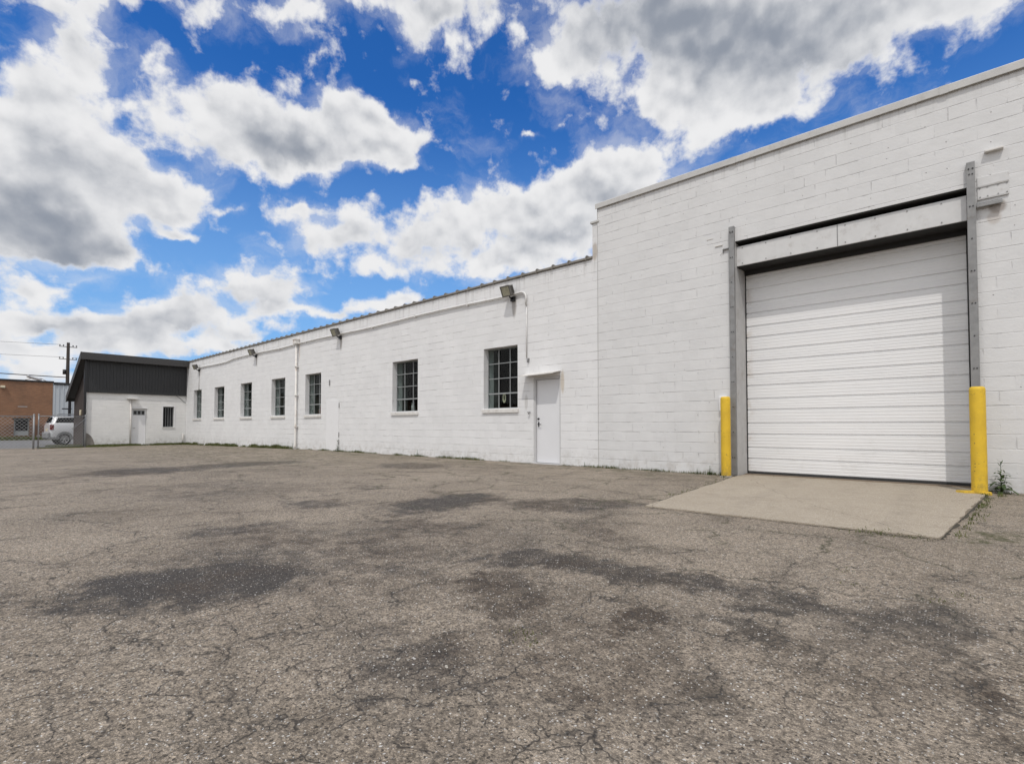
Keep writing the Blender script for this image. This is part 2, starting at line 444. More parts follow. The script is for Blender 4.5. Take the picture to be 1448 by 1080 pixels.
# ------------------------------------------------------------------ asphalt
def asphalt_material():
    m, nt, bs = material('weathered_asphalt')
    p = worldco(nt); px, py, pz = nt.sep(p)
    q = nt.comb(px, py, 0.0)
    # base tones
    n1 = nt.noise(q, .5, 5, .6, dim='2D'); n2 = nt.noise(q, 2.3, 6, .62, dim='2D'); n3 = nt.noise(q, 11, 4, .6, dim='2D')
    c = nt.mix(nt.smooth(n1, .35, .65), (.252,.209,.162), (.310,.259,.203))
    c = nt.mix(nt.math('MULTIPLY', nt.smooth(n2, .45, .70), .35), c, (.178,.150,.119))
    c = nt.mix(nt.math('MULTIPLY', nt.smooth(n3, .42, .62), .26), c, (.375,.324,.266))
    # stains : [x, y, angle, half length, half width, strength]
    wq = nt.noise(q, 1.9, 5, .65, out='Color', dim='2D')
    wq2 = nt.noise(q, 9.0, 3, .65, out='Color', dim='2D')
    qs = nt.vmath('ADD', q, nt.vmath('SCALE', nt.vmath('SUBTRACT', wq, (.5,.5,.5)), scale=.8))
    qs = nt.vmath('ADD', qs, nt.vmath('SCALE', nt.vmath('SUBTRACT', wq2, (.5,.5,.5)), scale=.22))
    acc = None
    for (sx, sy, an, hl, hw, st) in STAINS:
        e = nt.ellipse(qs, sx, sy, an, hl*1.45, hw*1.5, 'SPHERICAL')
        e = nt.math('MULTIPLY', nt.smooth(e, .0, .60), st)
        acc = e if acc is None else nt.math('MAXIMUM', acc, e)
    mott = nt.noise(nt.vmath('ADD', q, nt.vmath('SCALE', wq2, scale=.05)), 4.6, 8, .72, dim='2D')
    stain = nt.math('ADD', acc, nt.math('MULTIPLY', nt.math('SUBTRACT', mott, .5), nt.lin(acc, 0, .5, .0, 1.7)))
    stain = nt.smooth(stain, .0, .98)
    wide = nt.smooth(nt.noise(q, .33, 5, .68, dim='2D'), .50, .72)
    wide = nt.math('MULTIPLY', wide, nt.lin(nt.noise(q, 4, 6, .68, dim='2D'), .3, .7, .3, 1.0))
    stain_all = nt.math('MAXIMUM', nt.math('MULTIPLY', stain, .95), nt.math('MULTIPLY', wide, .42))
    tint = nt.smooth(nt.noise(q, .7, 3, .5, dim='2D'), .42, .58)
    c = nt.mix(stain_all, c, nt.mix(tint, (.052,.044,.037), (.062,.045,.031)))
    # cracks: alligator net, plus long cracks
    warp = nt.vmath('SCALE', nt.vmath('SUBTRACT', nt.noise(q, 3.5, 4, .6, out='Color', dim='2D'), (.5,.5,.5)), scale=.20)
    qc = nt.vmath('ADD', q, warp)
    v1 = nt.voro(qc, 6.2, 'DISTANCE_TO_EDGE', dim='2D').outputs['Distance']
    v2 = nt.voro(nt.vmath('ADD', qc, warp), 1.15, 'DISTANCE_TO_EDGE', dim='2D').outputs['Distance']
    mask1 = nt.smooth(nt.noise(q, .55, 4, .6, dim='2D'), .44, .58)
    pe = None
    for (cx, cy, rx, ry) in ((-3.4,-9.1,2.2,1.2), (-1.2,-8.9,1.0,.6), (-3.0,-6.6,1.7,1.0), (.15,-7.0,.8,1.0), (-2.6,-9.2,1.3,.9), (-11.5,-5.5,4.5,2.2)):
        e = nt.smooth(nt.ellipse(qs, cx, cy, 0, rx, ry, 'SPHERICAL'), .0, .4)
        pe = e if pe is None else nt.math('MAXIMUM', pe, e)
    mask1 = nt.math('MAXIMUM', nt.math('MULTIPLY', mask1, .8), pe)
    brk = nt.smooth(nt.noise(q, 5, 4, .6, dim='2D'), .38, .56)
    cr1 = nt.math('MULTIPLY', nt.math('MULTIPLY', nt.smooth(v1, .006, .036, 1.0, 0.0), mask1), brk)
    brk2 = nt.smooth(nt.noise(q, 1.3, 5, .6, dim='2D'), .40, .52)
    cr2 = nt.math('MULTIPLY', nt.smooth(v2, .0015, .0105, 1.0, 0.0), brk2)
    crack = nt.math('MAXIMUM', cr1, cr2)
    crack_soft = nt.math('MAXIMUM', nt.math('MULTIPLY', nt.math('MULTIPLY', nt.smooth(v1, .0, .10, 1.0, 0.0), mask1), .25), nt.math('MULTIPLY', nt.math('MULTIPLY', nt.smooth(v2, .0, .045, 1.0, 0.0), brk2), .35))
    halo = nt.math('MULTIPLY', nt.math('MULTIPLY', nt.smooth(v2, .0, .20, 1.0, 0.0), nt.smooth(nt.noise(q, .9, 6, .68, dim='2D'), .46, .64)), nt.lin(mott, .3, .65, .2, 1.0))
    c = nt.mix(nt.math('MULTIPLY', halo, .55), c, (.070,.055,.040))
    # aggregate
    wob = nt.vmath('ADD', q, nt.vmath('SCALE', nt.vmath('SUBTRACT', nt.noise(q, 90, 1, .5, out='Color', dim='2D'), (.5,.5,.5)), scale=.010))
    va = nt.voro(wob, 120, 'F1', dim='2D'); vr, vg, vb = nt.sep(va.outputs['Color'])
    vl = nt.voro(wob, 60, 'F1', dim='2D'); lr, lg, lb = nt.sep(vl.outputs['Color'])
    grit = nt.noise(q, 260, 3, .65, dim='2D'); n4 = nt.noise(q, 30, 4, .7, dim='2D')
    agg = nt.lin(vr, 0, 1, .52, 1.52)
    agg = nt.math('MULTIPLY', agg, nt.lin(va.outputs['Distance'], .1, .7, 1.16, .74))
    agg = nt.math('MULTIPLY', agg, nt.lin(grit, .3, .7, .70, 1.30))
    agg = nt.math('MULTIPLY', agg, nt.lin(n4, .3, .7, .72, 1.28))
    c = nt.mix(1.0, c, nt.comb(agg, agg, agg), 'MULTIPLY')
    # white stone chips and dark pits
    vw = nt.voro(wob, 85, 'F1', dim='2D'); wr, wg, wb = nt.sep(vw.outputs['Color'])
    chip = nt.math('MULTIPLY', nt.math('GREATER_THAN', wr, .82), nt.math('LESS_THAN', vw.outputs['Distance'], nt.lin(wg, 0, 1, .06, .34)))
    c = nt.mix(nt.math('MULTIPLY', chip, nt.lin(wb, 0, 1, .45, .95)), c, nt.mix(wg, (.55,.52,.48), (.78,.76,.72)))
    pit = nt.math('MULTIPLY', nt.math('LESS_THAN', lr, .22), nt.smooth(vl.outputs['Distance'], .12, .34, 1.0, 0.0))
    c = nt.mix(nt.math('MULTIPLY', pit, .75), c, (.032,.028,.025))
    c = nt.mix(nt.math('MULTIPLY', crack_soft, .7), c, (.10,.09,.078))
    c = nt.mix(nt.math('MULTIPLY', crack, .82), c, (.034,.030,.026))
    # moss: along the wall foot, around the slab and in the cracks of the far end of the lot
    near_wall = nt.smooth(py, -2.2, -.2, 0.0, 1.0)
    far_x = nt.smooth(px, -16.0, -8.0, 1.0, 0.0)
    mo = nt.noise(q, 1.5, 5, .7, dim='2D'); mo2 = nt.noise(nt.comb(nt.math('MULTIPLY', px, .55), nt.math('MULTIPLY', py, 1.6), 0.0), 1.0, 6, .68)
    m1 = nt.math('MULTIPLY', near_wall, nt.smooth(mo, .50, .62))
    ridge = nt.smooth(nt.math('ABSOLUTE', nt.math('SUBTRACT', mo2, .5)), .004, .030, 1.0, 0.0)
    m2 = nt.math('MULTIPLY', far_x, nt.math('MULTIPLY', nt.math('MAXIMUM', nt.math('MULTIPLY', ridge, .8), nt.math('MULTIPLY', nt.smooth(mo2, .55, .62), .55)), nt.smooth(py, -7.5, -4.5, 0.1, 1.0)))
    m3 = nt.math('MULTIPLY', nt.math('MULTIPLY', nt.smooth(v2, .0, .05, 1.0, 0.0), brk2), nt.smooth(py, -7.8, -4.0, 0.0, 1.0))
    m3 = nt.math('MULTIPLY', m3, nt.smooth(nt.noise(q, .8, 4, .6, dim='2D'), .42, .58))
    slab = nt.ellipse(qs, .12, -4.2, 0, .55, .65, 'SPHERICAL')
    m4 = nt.math('MULTIPLY', nt.smooth(slab, .1, .6), nt.smooth(mo, .45, .6))
    mg = nt.math('MAXIMUM', nt.math('MAXIMUM', nt.math('MULTIPLY', m1, .75), m2), nt.math('MAXIMUM', nt.math('MULTIPLY', m3, .8), m4))
    mg = nt.math('MULTIPLY', mg, nt.lin(nt.noise(q, 24, 4, .6, dim='2D'), .35, .6, .35, .95))
    c = nt.mix(mg, c, nt.mix(nt.noise(q, 9, 3, .6, dim='2D'), (.042,.048,.016), (.085,.082,.034)))
    nt.put(bs.inputs['Base Color'], c)
    nt.put(bs.inputs['Roughness'], nt.lin(stain, 0, 1, .88, .72))
    bs.inputs['Specular IOR Level'].default_value = .35
    h = nt.math('ADD', nt.math('MULTIPLY', nt.lin(va.outputs['Distance'], 0, .7, 1, 0), nt.lin(vr, 0, 1, .35, 1.0)), nt.math('MULTIPLY', grit, .55))
    h = nt.math('ADD', h, nt.math('MULTIPLY', chip, .35))
    h = nt.math('SUBTRACT', h, nt.math('MULTIPLY', pit, 1.2))
    h = nt.math('SUBTRACT', h, nt.math('MULTIPLY', nt.smooth(v2, .0, .03, 1.0, 0.0), .7))
    h = nt.math('ADD', h, nt.math('ADD', nt.math('MULTIPLY', n3, .8), nt.math('MULTIPLY', n4, .9)))
    bump(nt, bs, h, .85, .006)
    return m

def concrete_pad_material():
    m, nt, bs = material('pad_concrete'); p = worldco(nt)
    n1 = nt.noise(p, 1.2, 6, .6); n2 = nt.noise(p, 9, 6, .65); n3 = nt.noise(p, 160, 3, .6)
    c = nt.mix(nt.smooth(n1, .3, .7), (.310,.262,.200), (.345,.295,.230))
    c = nt.mix(nt.math('MULTIPLY', nt.smooth(n2, .45, .7), .35), c, (.25,.213,.17))
    g = nt.lin(n3, .3, .7, .74, 1.24); c = nt.mix(1.0, c, nt.comb(g, g, g), 'MULTIPLY')
    v = nt.voro(p, 70); pit = nt.math('MULTIPLY', nt.math('GREATER_THAN', nt.sep(v.outputs['Color'])[0], .86), nt.smooth(v.outputs['Distance'], .15, .35, 1.0, 0.0))
    c = nt.mix(nt.math('MULTIPLY', pit, .5), c, (.14,.12,.10))
    chip = nt.voro(p, 130); c = nt.mix(nt.math('MULTIPLY', nt.math('GREATER_THAN', nt.sep(chip.outputs['Color'])[1], .80), .55), c, (.52,.47,.40))
    dots = nt.voro(p, 26); c = nt.mix(nt.math('MULTIPLY', nt.math('MULTIPLY', nt.math('GREATER_THAN', nt.sep(dots.outputs['Color'])[2], .86), nt.smooth(dots.outputs['Distance'], .12, .35, 1.0, 0.0)), .55), c, (.13,.105,.08))
    blot = nt.smooth(nt.noise(p, 2.1, 8, .72), .50, .74); c = nt.mix(nt.math('MULTIPLY', blot, .40), c, (.20,.165,.125))
    px, py, pz = nt.sep(p)
    tyre = nt.math('MAXIMUM', nt.smooth(nt.math('ABSOLUTE', nt.math('ADD', nt.math('ADD', px, 2.15), nt.math('MULTIPLY', py, .05))), .05, .16, 1.0, 0.0), nt.smooth(nt.math('ABSOLUTE', nt.math('ADD', nt.math('ADD', px, .62), nt.math('MULTIPLY', py, .03))), .05, .16, 1.0, 0.0))
    c = nt.mix(nt.math('MULTIPLY', nt.math('MULTIPLY', tyre, nt.smooth(nt.noise(p, 3.3, 6, .7), .38, .66)), .22), c, (.14,.12,.10))
    crk = nt.voro(nt.vmath('ADD', p, nt.vmath('SCALE', nt.noise(p, 3, 4, .6, out='Color'), scale=.25)), .42, 'DISTANCE_TO_EDGE', dim='2D').outputs['Distance']
    c = nt.mix(nt.math('MULTIPLY', nt.smooth(crk, .0005, .0035, 1.0, 0.0), .6), c, (.09,.075,.06))
    edge = nt.math('MULTIPLY', nt.smooth(py, -.55, .3, 0.0, 1.0), nt.smooth(nt.noise(p, 3, 5, .6), .4, .65))
    c = nt.mix(nt.math('MULTIPLY', edge, .35), c, (.16,.115,.075))
    nt.put(bs.inputs['Base Color'], c); bs.inputs['Roughness'].default_value = .85
    bump(nt, bs, nt.math('SUBTRACT', nt.math('ADD', n3, nt.math('MULTIPLY', n2, .8)), pit), .5, .004)
    return m

# ------------------------------------------------------------------ sky and sun
def build_world():
    w = bpy.data.worlds.new('World'); scene.world = w; w.use_nodes = True
    nt = NT(w.node_tree); nt.n.clear()
    out = nt.new('ShaderNodeOutputWorld'); bg = nt.new('ShaderNodeBackground')
    nt.l.new(bg.outputs[0], out.inputs['Surface'])
    bg.inputs['Strength'].default_value = SKY_STRENGTH
    sky = nt.new('ShaderNodeTexSky', sky_type='NISHITA', sun_disc=False)
    sky.sun_elevation = SUN_EL; sky.sun_rotation = SUN_ROT
    sky.air_density = 1.0; sky.dust_density = .35; sky.ozone_density = 2.2; sky.altitude = 100
    d = nt.vmath('NORMALIZE', nt.new('ShaderNodeTexCoord').outputs['Generated'])
    az = nt.math('ARCTAN2', nt.vmath('DOT_PRODUCT', d, (SIN_T, COS_T, 0)), nt.vmath('DOT_PRODUCT', d, (-COS_T, SIN_T, 0)))
    el = nt.math('ARCSINE', nt.sep(d)[2])
    base = nt.comb(az, el, 0.0)
    # puff noise as a node group so that it can be read at two heights
    g = bpy.data.node_groups.new('cloud_puff', 'ShaderNodeTree')
    g.interface.new_socket('Vector', in_out='INPUT', socket_type='NodeSocketVector')
    g.interface.new_socket('Fbm', in_out='OUTPUT', socket_type='NodeSocketFloat')
    g.interface.new_socket('Soft', in_out='OUTPUT', socket_type='NodeSocketFloat')
    gt = NT(g); gi = gt.new('NodeGroupInput'); go = gt.new('NodeGroupOutput')
    nv = gt.vmath('MULTIPLY', gi.outputs[0], (1.0, 1.25, 1.0))
    f1 = gt.noise(nv, 15.0, 9, .58, .0, dim='2D')
    vb = gt.voro(nv, 30.0, 'SMOOTH_F1', dim='2D')
    F = gt.math('ADD', gt.math('MULTIPLY', gt.math('SUBTRACT', f1, .5), 1.85), gt.math('MULTIPLY', gt.math('SUBTRACT', .42, vb.outputs['Distance']), .30))
    soft = gt.math('ADD', gt.math('MULTIPLY', gt.noise(nv, 15.0, 4, .5, dim='2D'), 1.5), gt.math('MULTIPLY', vb.outputs['Distance'], -.55))
    gt.l.new(F, go.inputs['Fbm']); gt.l.new(soft, go.inputs['Soft'])
    w1 = nt.noise(base, 7.0, 6, .58, out='Color', dim='2D')
    wv = nt.vmath('SCALE', nt.vmath('SUBTRACT', w1, (.5,.5,.5)), scale=.085)
    vw = nt.vmath('ADD', base, wv)
    S = None
    for (cx, cy, rot, rx, ry, st) in CLOUDS:
        e = nt.ellipse(vw, cx, cy, rot, rx*1.34, ry*1.34)
        if st != 1: e = nt.math('MULTIPLY', e, st)
        S = e if S is None else nt.math('ADD', S, e)
    # broken cloud added over the unseen rest of the sky to whiten fill light
    rest = nt.math('SUBTRACT', 1.0, nt.smooth(nt.ellipse(base, .05, .28, 0, 1.5, .95, 'SPHERICAL'), .0, .30))
    cover = nt.smooth(nt.noise(d, 2.6, 4, .5), .40, .60)
    S = nt.math('ADD', S, nt.math('MULTIPLY', nt.smooth(el, .30, .06), nt.lin(nt.noise(nt.vmath('MULTIPLY', base, (1.0, 3.2, 1.0)), 5.0, 3, .5, dim='2D'), .38, .62, .0, .45)))
    S = nt.math('MINIMUM', nt.math('ADD', S, nt.math('MULTIPLY', rest, nt.lin(cover, 0, 1, .45, 1.1))), 1.15)
    A = nt.new('ShaderNodeGroup'); A.node_tree = g; nt.l.new(nt.vmath('ADD', base, nt.vmath('SCALE', wv, scale=.25)), A.inputs[0])
    B = nt.new('ShaderNodeGroup'); B.node_tree = g; nt.l.new(nt.vmath('ADD', nt.vmath('ADD', base, nt.vmath('SCALE', wv, scale=.25)), (.005, .018, 0)), B.inputs[0])
    D = nt.math('SUBTRACT', nt.math('ADD', nt.math('MULTIPLY', S, 1.2), nt.math('MULTIPLY', A.outputs[0], nt.lin(S, 0, 1, 1.1, .75))), .27)
    alpha = nt.smooth(D, -.06, .50)
    veil = nt.math('MULTIPLY', nt.smooth(nt.math('ADD', nt.math('MULTIPLY', S, .9), nt.math('MULTIPLY', nt.math('SUBTRACT', nt.noise(nt.vmath('MULTIPLY', vw, (1.0, 1.7, 1.0)), 6.0, 7, .62, dim='2D'), .5), 1.6)), .05, .75), .42)
    alpha = nt.math('MAXIMUM', alpha, veil)
    wd = nt.vmath('ADD', base, nt.vmath('SCALE', wv, scale=.8))
    dk = None
    for (cx, cy, rot, rx, ry, st) in DARKS:
        e = nt.math('MULTIPLY', nt.ellipse(wd, cx, cy, rot, rx*1.9, ry*1.9), st)
        dk = e if dk is None else nt.math('ADD', dk, e)
        slope = nt.math('SUBTRACT', B.outputs[1], A.outputs[1])
    relief = nt.lin(slope, -.42, .42, -1.0, 1.0)
    thick = nt.smooth(D, .18, 1.25)
    broad = nt.noise(base, 9.0, 3, .45, dim='2D')
    core = nt.smooth(D, .05, .60)
    shade = nt.math('ADD', nt.math('MULTIPLY', thick, .34), nt.math('MULTIPLY', nt.math('MULTIPLY', nt.math('MINIMUM', dk, 1.15), .70), core))
    shade = nt.math('ADD', shade, nt.math('MULTIPLY', nt.math('MULTIPLY', relief, .26), core))
    shade = nt.math('ADD', shade, nt.math('MULTIPLY', nt.math('MULTIPLY', nt.math('SUBTRACT', .5, broad), .45), core))
    fine = nt.noise(base, 26.0, 4, .55, dim='2D')
    shade = nt.math('ADD', shade, nt.math('MULTIPLY', nt.math('MULTIPLY', nt.math('SUBTRACT', .5, fine), .35), core))
    shade = nt.math('MULTIPLY', nt.smooth(shade, -.10, 1.30), .98)
    cc = nt.mix(shade, CLOUD_WHITE, CLOUD_GREY)
    cc = nt.mix(rest, cc, (11.3, 11.3, 11.4))   # unseen added cloud, brightened to lift the fill light on walls and ground
    sc = nt.mix(1.0, sky.outputs[0], SKY_TINT, 'MULTIPLY')
    # low sky is paler
    sc = nt.mix(nt.math('MULTIPLY', nt.smooth(el, .02, .60, 1.0, 0.0), .80), sc, (3.1, 5.7, 9.0))
    col = nt.mix(alpha, sc, cc)
    below = nt.smooth(nt.sep(d)[2], -.02, .0)
    col = nt.mix(below, (1.2,1.15,1.1), col)
    nt.put(bg.inputs['Color'], col)
    w.cycles.sampling_method = 'MANUAL'; w.cycles.sample_map_resolution = 512

SUN_EL = R(59); SUN_AZ = R(27)      # azimuth measured from the wall normal towards +X
SUN_DIR = Vector((math.sin(SUN_AZ)*math.cos(SUN_EL), -math.cos(SUN_AZ)*math.cos(SUN_EL), math.sin(SUN_EL)))
SUN_ROT = math.atan2(SUN_DIR.x, SUN_DIR.y)
SKY_STRENGTH = .10
CLOUD_WHITE = (9.1, 9.1, 9.2)
CLOUD_GREY = (2.9, 3.25, 3.9)
SKY_TINT = (.26, .86, 1.62)
THETA = math.atan(809/720.0); SIN_T, COS_T = math.sin(THETA), math.cos(THETA)
build_world()
sun_l = bpy.data.lights.new('sun', 'SUN'); sun_l.energy = 2.0; sun_l.angle = R(.55); sun_l.color = (1.0, .955, .89)
sun = bpy.data.objects.new('sun', sun_l); COL.objects.link(sun)
sun.rotation_euler = (-SUN_DIR).to_track_quat('-Z', 'Y').to_euler(); sun.location = (5, -30, 40)

# ------------------------------------------------------------------ camera (wide lens with a little rise)
cam_d = bpy.data.cameras.new('camera'); cam = bpy.data.objects.new('camera', cam_d); COL.objects.link(cam)
cam_d.sensor_width = 36; cam_d.lens = 36*720/1448; cam_d.shift_y = 43/1448
cam_d.clip_start = .05; cam_d.clip_end = 8000
PITCH = R(1.59)
fw = Vector((-COS_T*math.cos(PITCH), SIN_T*math.cos(PITCH), math.sin(PITCH)))
cam.location = (0, -9.94, .925); cam.rotation_euler = fw.to_track_quat('-Z', 'Y').to_euler()
scene.camera = cam

scene.render.engine = 'CYCLES'
scene.cycles.use_denoising = True
try: scene.cycles.denoiser = 'OPENIMAGEDENOISE'
except Exception: pass
scene.cycles.max_bounces = 6; scene.cycles.diffuse_bounces = 3; scene.cycles.glossy_bounces = 3
scene.cycles.transparent_max_bounces = 12; scene.cycles.caustics_reflective = False; scene.cycles.caustics_refractive = False
scene.view_settings.view_transform = 'Standard'; scene.view_settings.look = 'None'
scene.view_settings.exposure = -.10; scene.view_settings.gamma = 1
# ------------------------------------------------------------------ materials
WHITE = (.725,.725,.73)
LIGHTS_X = (-8.80, -17.45, -25.1, -33.05)
lightstains = [(x+.03, 4.12, .10, .42, (.16,.13,.10), .55) for x in LIGHTS_X]
M = {}
M['low_wall'] = block_wall('white_block_low', WHITE, streak_tops=[(4.80, .55, .38, -36, -6.2)],
    rust=lightstains+[(-6.3,4.95,.10,.25,(.32,.25,.17),.5), (-7.22,2.0,.07,.35,(.45,.36,.24),.5), (-20.75,4.2,.07,.6,(.42,.30,.2),.35), (-8.36,1.55,.07,.25,(.3,.28,.25),.35)])
M['tall_wall'] = block_wall('white_block_tall', (.66,.66,.662), shift=.11, vis=.85, streak_tops=[(5.95, .40, .35, -6.2, 12)],
    rust=[(.40,4.05,.12,.12,(.2,.15,.12),.6), (.36,3.9,.1,.12,(.35,.28,.22),.4)])
M['annex_wall'] = block_wall('white_block_annex', (.75,.745,.73), axis='y', shift=.05)
M['patch'] = simple('white_patch', (.74,.74,.75), .7, var=.03)
M['plate'] = simple('plate_paint', (.60,.60,.60), .7, var=.06, dirt=(.3,.26,.22), dirtamt=.4, scale=9)
M['sill'] = simple('painted_sill', (.66,.645,.62), .7, var=.08, dirt=(.25,.2,.15), dirtamt=.4, scale=9)
M['sash'] = simple('sash_paint', (.27,.285,.29), .5, var=.12, dirt=(.16,.12,.09), dirtamt=.3)
M['coping_low'] = simple('clay_coping', (.20,.185,.165), .7, var=.25, dirt=(.07,.06,.05), dirtamt=.5, scale=10)
M['coping'] = simple('metal_coping', (.50,.495,.485), .55, var=.10, dirt=(.26,.24,.21), dirtamt=.45, scale=5)
M['steel'] = simple('galvanised_steel', (.25,.25,.25), .55, .4, var=.2, dirt=(.17,.13,.10), dirtamt=.4, scale=9)
M['jamb'] = simple('jamb_paint', (.47,.465,.46), .65, var=.10, dirt=(.25,.21,.17), dirtamt=.45, scale=6)
M['beam'] = simple('beam_paint', (.60,.60,.60), .55, var=.06, dirt=(.30,.27,.24), dirtamt=.35, scale=7)
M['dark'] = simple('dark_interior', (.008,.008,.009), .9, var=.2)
M['reveal_in'] = simple('inner_reveal', (.10,.105,.10), .8, var=.2)
M['rubber'] = simple('seal_rubber', (.025,.025,.026), .7)
M['conduit'] = simple('painted_conduit', (.66,.655,.645), .6, var=.05, dirt=(.3,.26,.22), dirtamt=.3)
M['pipe'] = simple('painted_downpipe', (.68,.66,.63), .6, var=.06, dirt=(.34,.20,.12), dirtamt=.55, scale=6)
M['black'] = simple('black_metal', (.02,.02,.022), .4, .3)
M['chrome'] = simple('worn_steel', (.42,.42,.43), .3, .9)
M['fixture'] = simple('bronze_fixture', (.13,.125,.115), .5, .25, var=.25, dirt=(.25,.22,.18), dirtamt=.3, scale=20)
def bollard_paint():
    m, nt, bs = material('worn_yellow_paint'); p = worldco(nt); x, y, z = nt.sep(p)
    n = nt.noise(p, 5, 6, .65)
    c = nt.mix(nt.lin(n, .3, .7), (.60,.385,.020), (.74,.49,.030))
    fade = nt.noise(nt.comb(nt.math('MULTIPLY', x, 14.0), nt.math('MULTIPLY', y, 14.0), nt.math('MULTIPLY', z, 1.2)), 1.0, 5, .65)
    c = nt.mix(nt.math('MULTIPLY', nt.smooth(fade, .5, .7), .35), c, (.50,.33,.05))
    sc = nt.math('MULTIPLY', nt.smooth(nt.noise(p, 34, 6, .7), .60, .66), nt.smooth(nt.noise(p, 3.2, 3, .5), .44, .60))
    c = nt.mix(nt.math('MULTIPLY', sc, .85), c, (.085,.06,.035))
    v = nt.voro(p, 22); c = nt.mix(nt.math('MULTIPLY', nt.math('MULTIPLY', nt.math('GREATER_THAN', nt.sep(v.outputs['Color'])[0], .85), nt.smooth(v.outputs['Distance'], .10, .24, 1.0, 0.0)), .8), c, (.10,.07,.04))
    gr = nt.math('MULTIPLY', nt.smooth(z, .03, .40, 1.0, 0.0), nt.smooth(nt.noise(p, 16, 6, .7), .36, .66))
    c = nt.mix(nt.math('MULTIPLY', gr, .6), c, (.20,.14,.05))
    nt.put(bs.inputs['Base Color'], c); nt.put(bs.inputs['Roughness'], nt.lin(n, .3, .7, .48, .72))
    bump(nt, bs, nt.math('SUBTRACT', nt.noise(p, 18, 4, .6), sc), .3, .004)
    return m
M['yellow'] = bollard_paint()
M['cream'] = simple('cream_plastic', (.62,.55,.40), .5)
M['amber'] = simple('amber_bottle', (.25,.06,.03), .3)
M['siding'] = simple('charcoal_siding', (.026,.027,.029), .6, var=.15)
M['fascia'] = simple('charcoal_fascia', (.040,.038,.037), .6, var=.15)
M['roofing'] = simple('dark_roofing', (.10,.10,.105), .6, var=.2)
M['soffit'] = simple('shade_dark_soffit', (.012,.011,.010), .8, var=.2)  # near-black: shade under the door head and eave is put into the colour
M['tan'] = simple('unpainted_concrete', (.24,.22,.20), .9, var=.2)
M['grasssoil'] = simple('verge_soil', (.075,.075,.032), .95, var=.4, scale=5, grit=.5)
M['rust'] = simple('rusty_strip', (.16,.115,.075), .8, var=.3, scale=8)
M['soil'] = simple('dark_soil', (.050,.044,.032), .95, var=.4, scale=30)
M['road'] = simple('street_asphalt', (.155,.153,.150), .85, var=.12, scale=3, grit=.4, dirt=(.08,.08,.08), dirtamt=.3)
M['gutter'] = simple('gutter_concrete', (.36,.34,.31), .85, var=.12, scale=4, dirt=(.2,.18,.15), dirtamt=.4)
M['galv'] = simple('fence_galvanised', (.27,.275,.28), .55, .4, var=.15)
M['wood'] = simple('pole_timber', (.032,.026,.022), .9, var=.3, scale=12)
M['wire'] = simple('cable_black', (.03,.03,.032), .6)
M['rustpipe'] = simple('roof_pipe_metal', (.42,.42,.42), .4, .5)
M['silver'] = None

def sectional_door_mat():
    m, nt, bs = material('white_door_panel'); p = worldco(nt); x, y, z = nt.sep(p)
    n = nt.noise(nt.comb(nt.math('MULTIPLY', x, .7), nt.math('MULTIPLY', z, 7.0), y), 1.3, 6, .6)
    c = nt.mix(nt.lin(n, .3, .7), (.75,.755,.765), (.80,.80,.805))
    d = nt.math('MULTIPLY', nt.smooth(nt.noise(p, 2.2, 8, .7), .5, .75), nt.smooth(z, .05, 1.2, .35, .08))
    c = nt.mix(d, c, (.45,.43,.40))
    dirt_l = nt.math('MULTIPLY', nt.smooth(x, -3.18, -3.0, 1.0, 0.0), nt.smooth(nt.noise(p, 5, 6, .7), .45, .7))
    c = nt.mix(nt.math('MULTIPLY', dirt_l, .45), c, (.42,.32,.22))
    nt.put(bs.inputs['Base Color'], c); bs.inputs['Roughness'].default_value = .45
    bump(nt, bs, nt.noise(p, 5, 4, .55), .18, .01)
    return m
M['panel'] = sectional_door_mat()
M['door'] = simple('grey_white_door', (.70,.705,.725), .5, var=.025, scale=2)
M['frame'] = simple('door_frame_paint', (.52,.52,.525), .55, var=.06)

def glass_mat(name, tint, rough=.03, refl=.9):
    m, nt, bs = material(name); nt.n.remove(bs); out = nt.n['Material Output']
    p = worldco(nt)
    tr = nt.new('ShaderNodeBsdfTransparent'); gl = nt.new('ShaderNodeBsdfGlossy'); df = nt.new('ShaderNodeBsdfDiffuse')
    tr.inputs['Color'].default_value = (*tint, 1); gl.inputs['Roughness'].default_value = rough
    df.inputs['Color'].default_value = (.30,.29,.27,1)
    fr = nt.new('ShaderNodeFresnel'); fr.inputs['IOR'].default_value = 1.5
    n = nt.noise(p, 1.1, 2, .5)
    b = nt.new('ShaderNodeBump'); b.inputs['Strength'].default_value = .12; b.inputs['Distance'].default_value = .02
    nt.put(b.inputs['Height'], n); nt.l.new(b.outputs[0], gl.inputs['Normal'])
    m1 = nt.new('ShaderNodeMixShader'); nt.put(m1.inputs[0], nt.math('MULTIPLY', nt.math('MULTIPLY', fr.outputs[0], refl), nt.math('SUBTRACT', 1.0, nt.new('ShaderNodeNewGeometry').outputs['Backfacing']))); nt.l.new(tr.outputs[0], m1.inputs[1]); nt.l.new(gl.outputs[0], m1.inputs[2])
    m2 = nt.new('ShaderNodeMixShader'); nt.put(m2.inputs[0], nt.math('MULTIPLY', nt.smooth(nt.noise(p, 3, 6, .65), .4, .75), .014)); nt.l.new(m1.outputs[0], m2.inputs[1]); nt.l.new(df.outputs[0], m2.inputs[2])
    nt.l.new(m2.outputs[0], out.inputs['Surface'])
    return m
M['glass'] = glass_mat('window_glass', (.80,.84,.83), refl=.30)
M['carglass'] = glass_mat('car_glass', (.03,.033,.036), refl=.55)

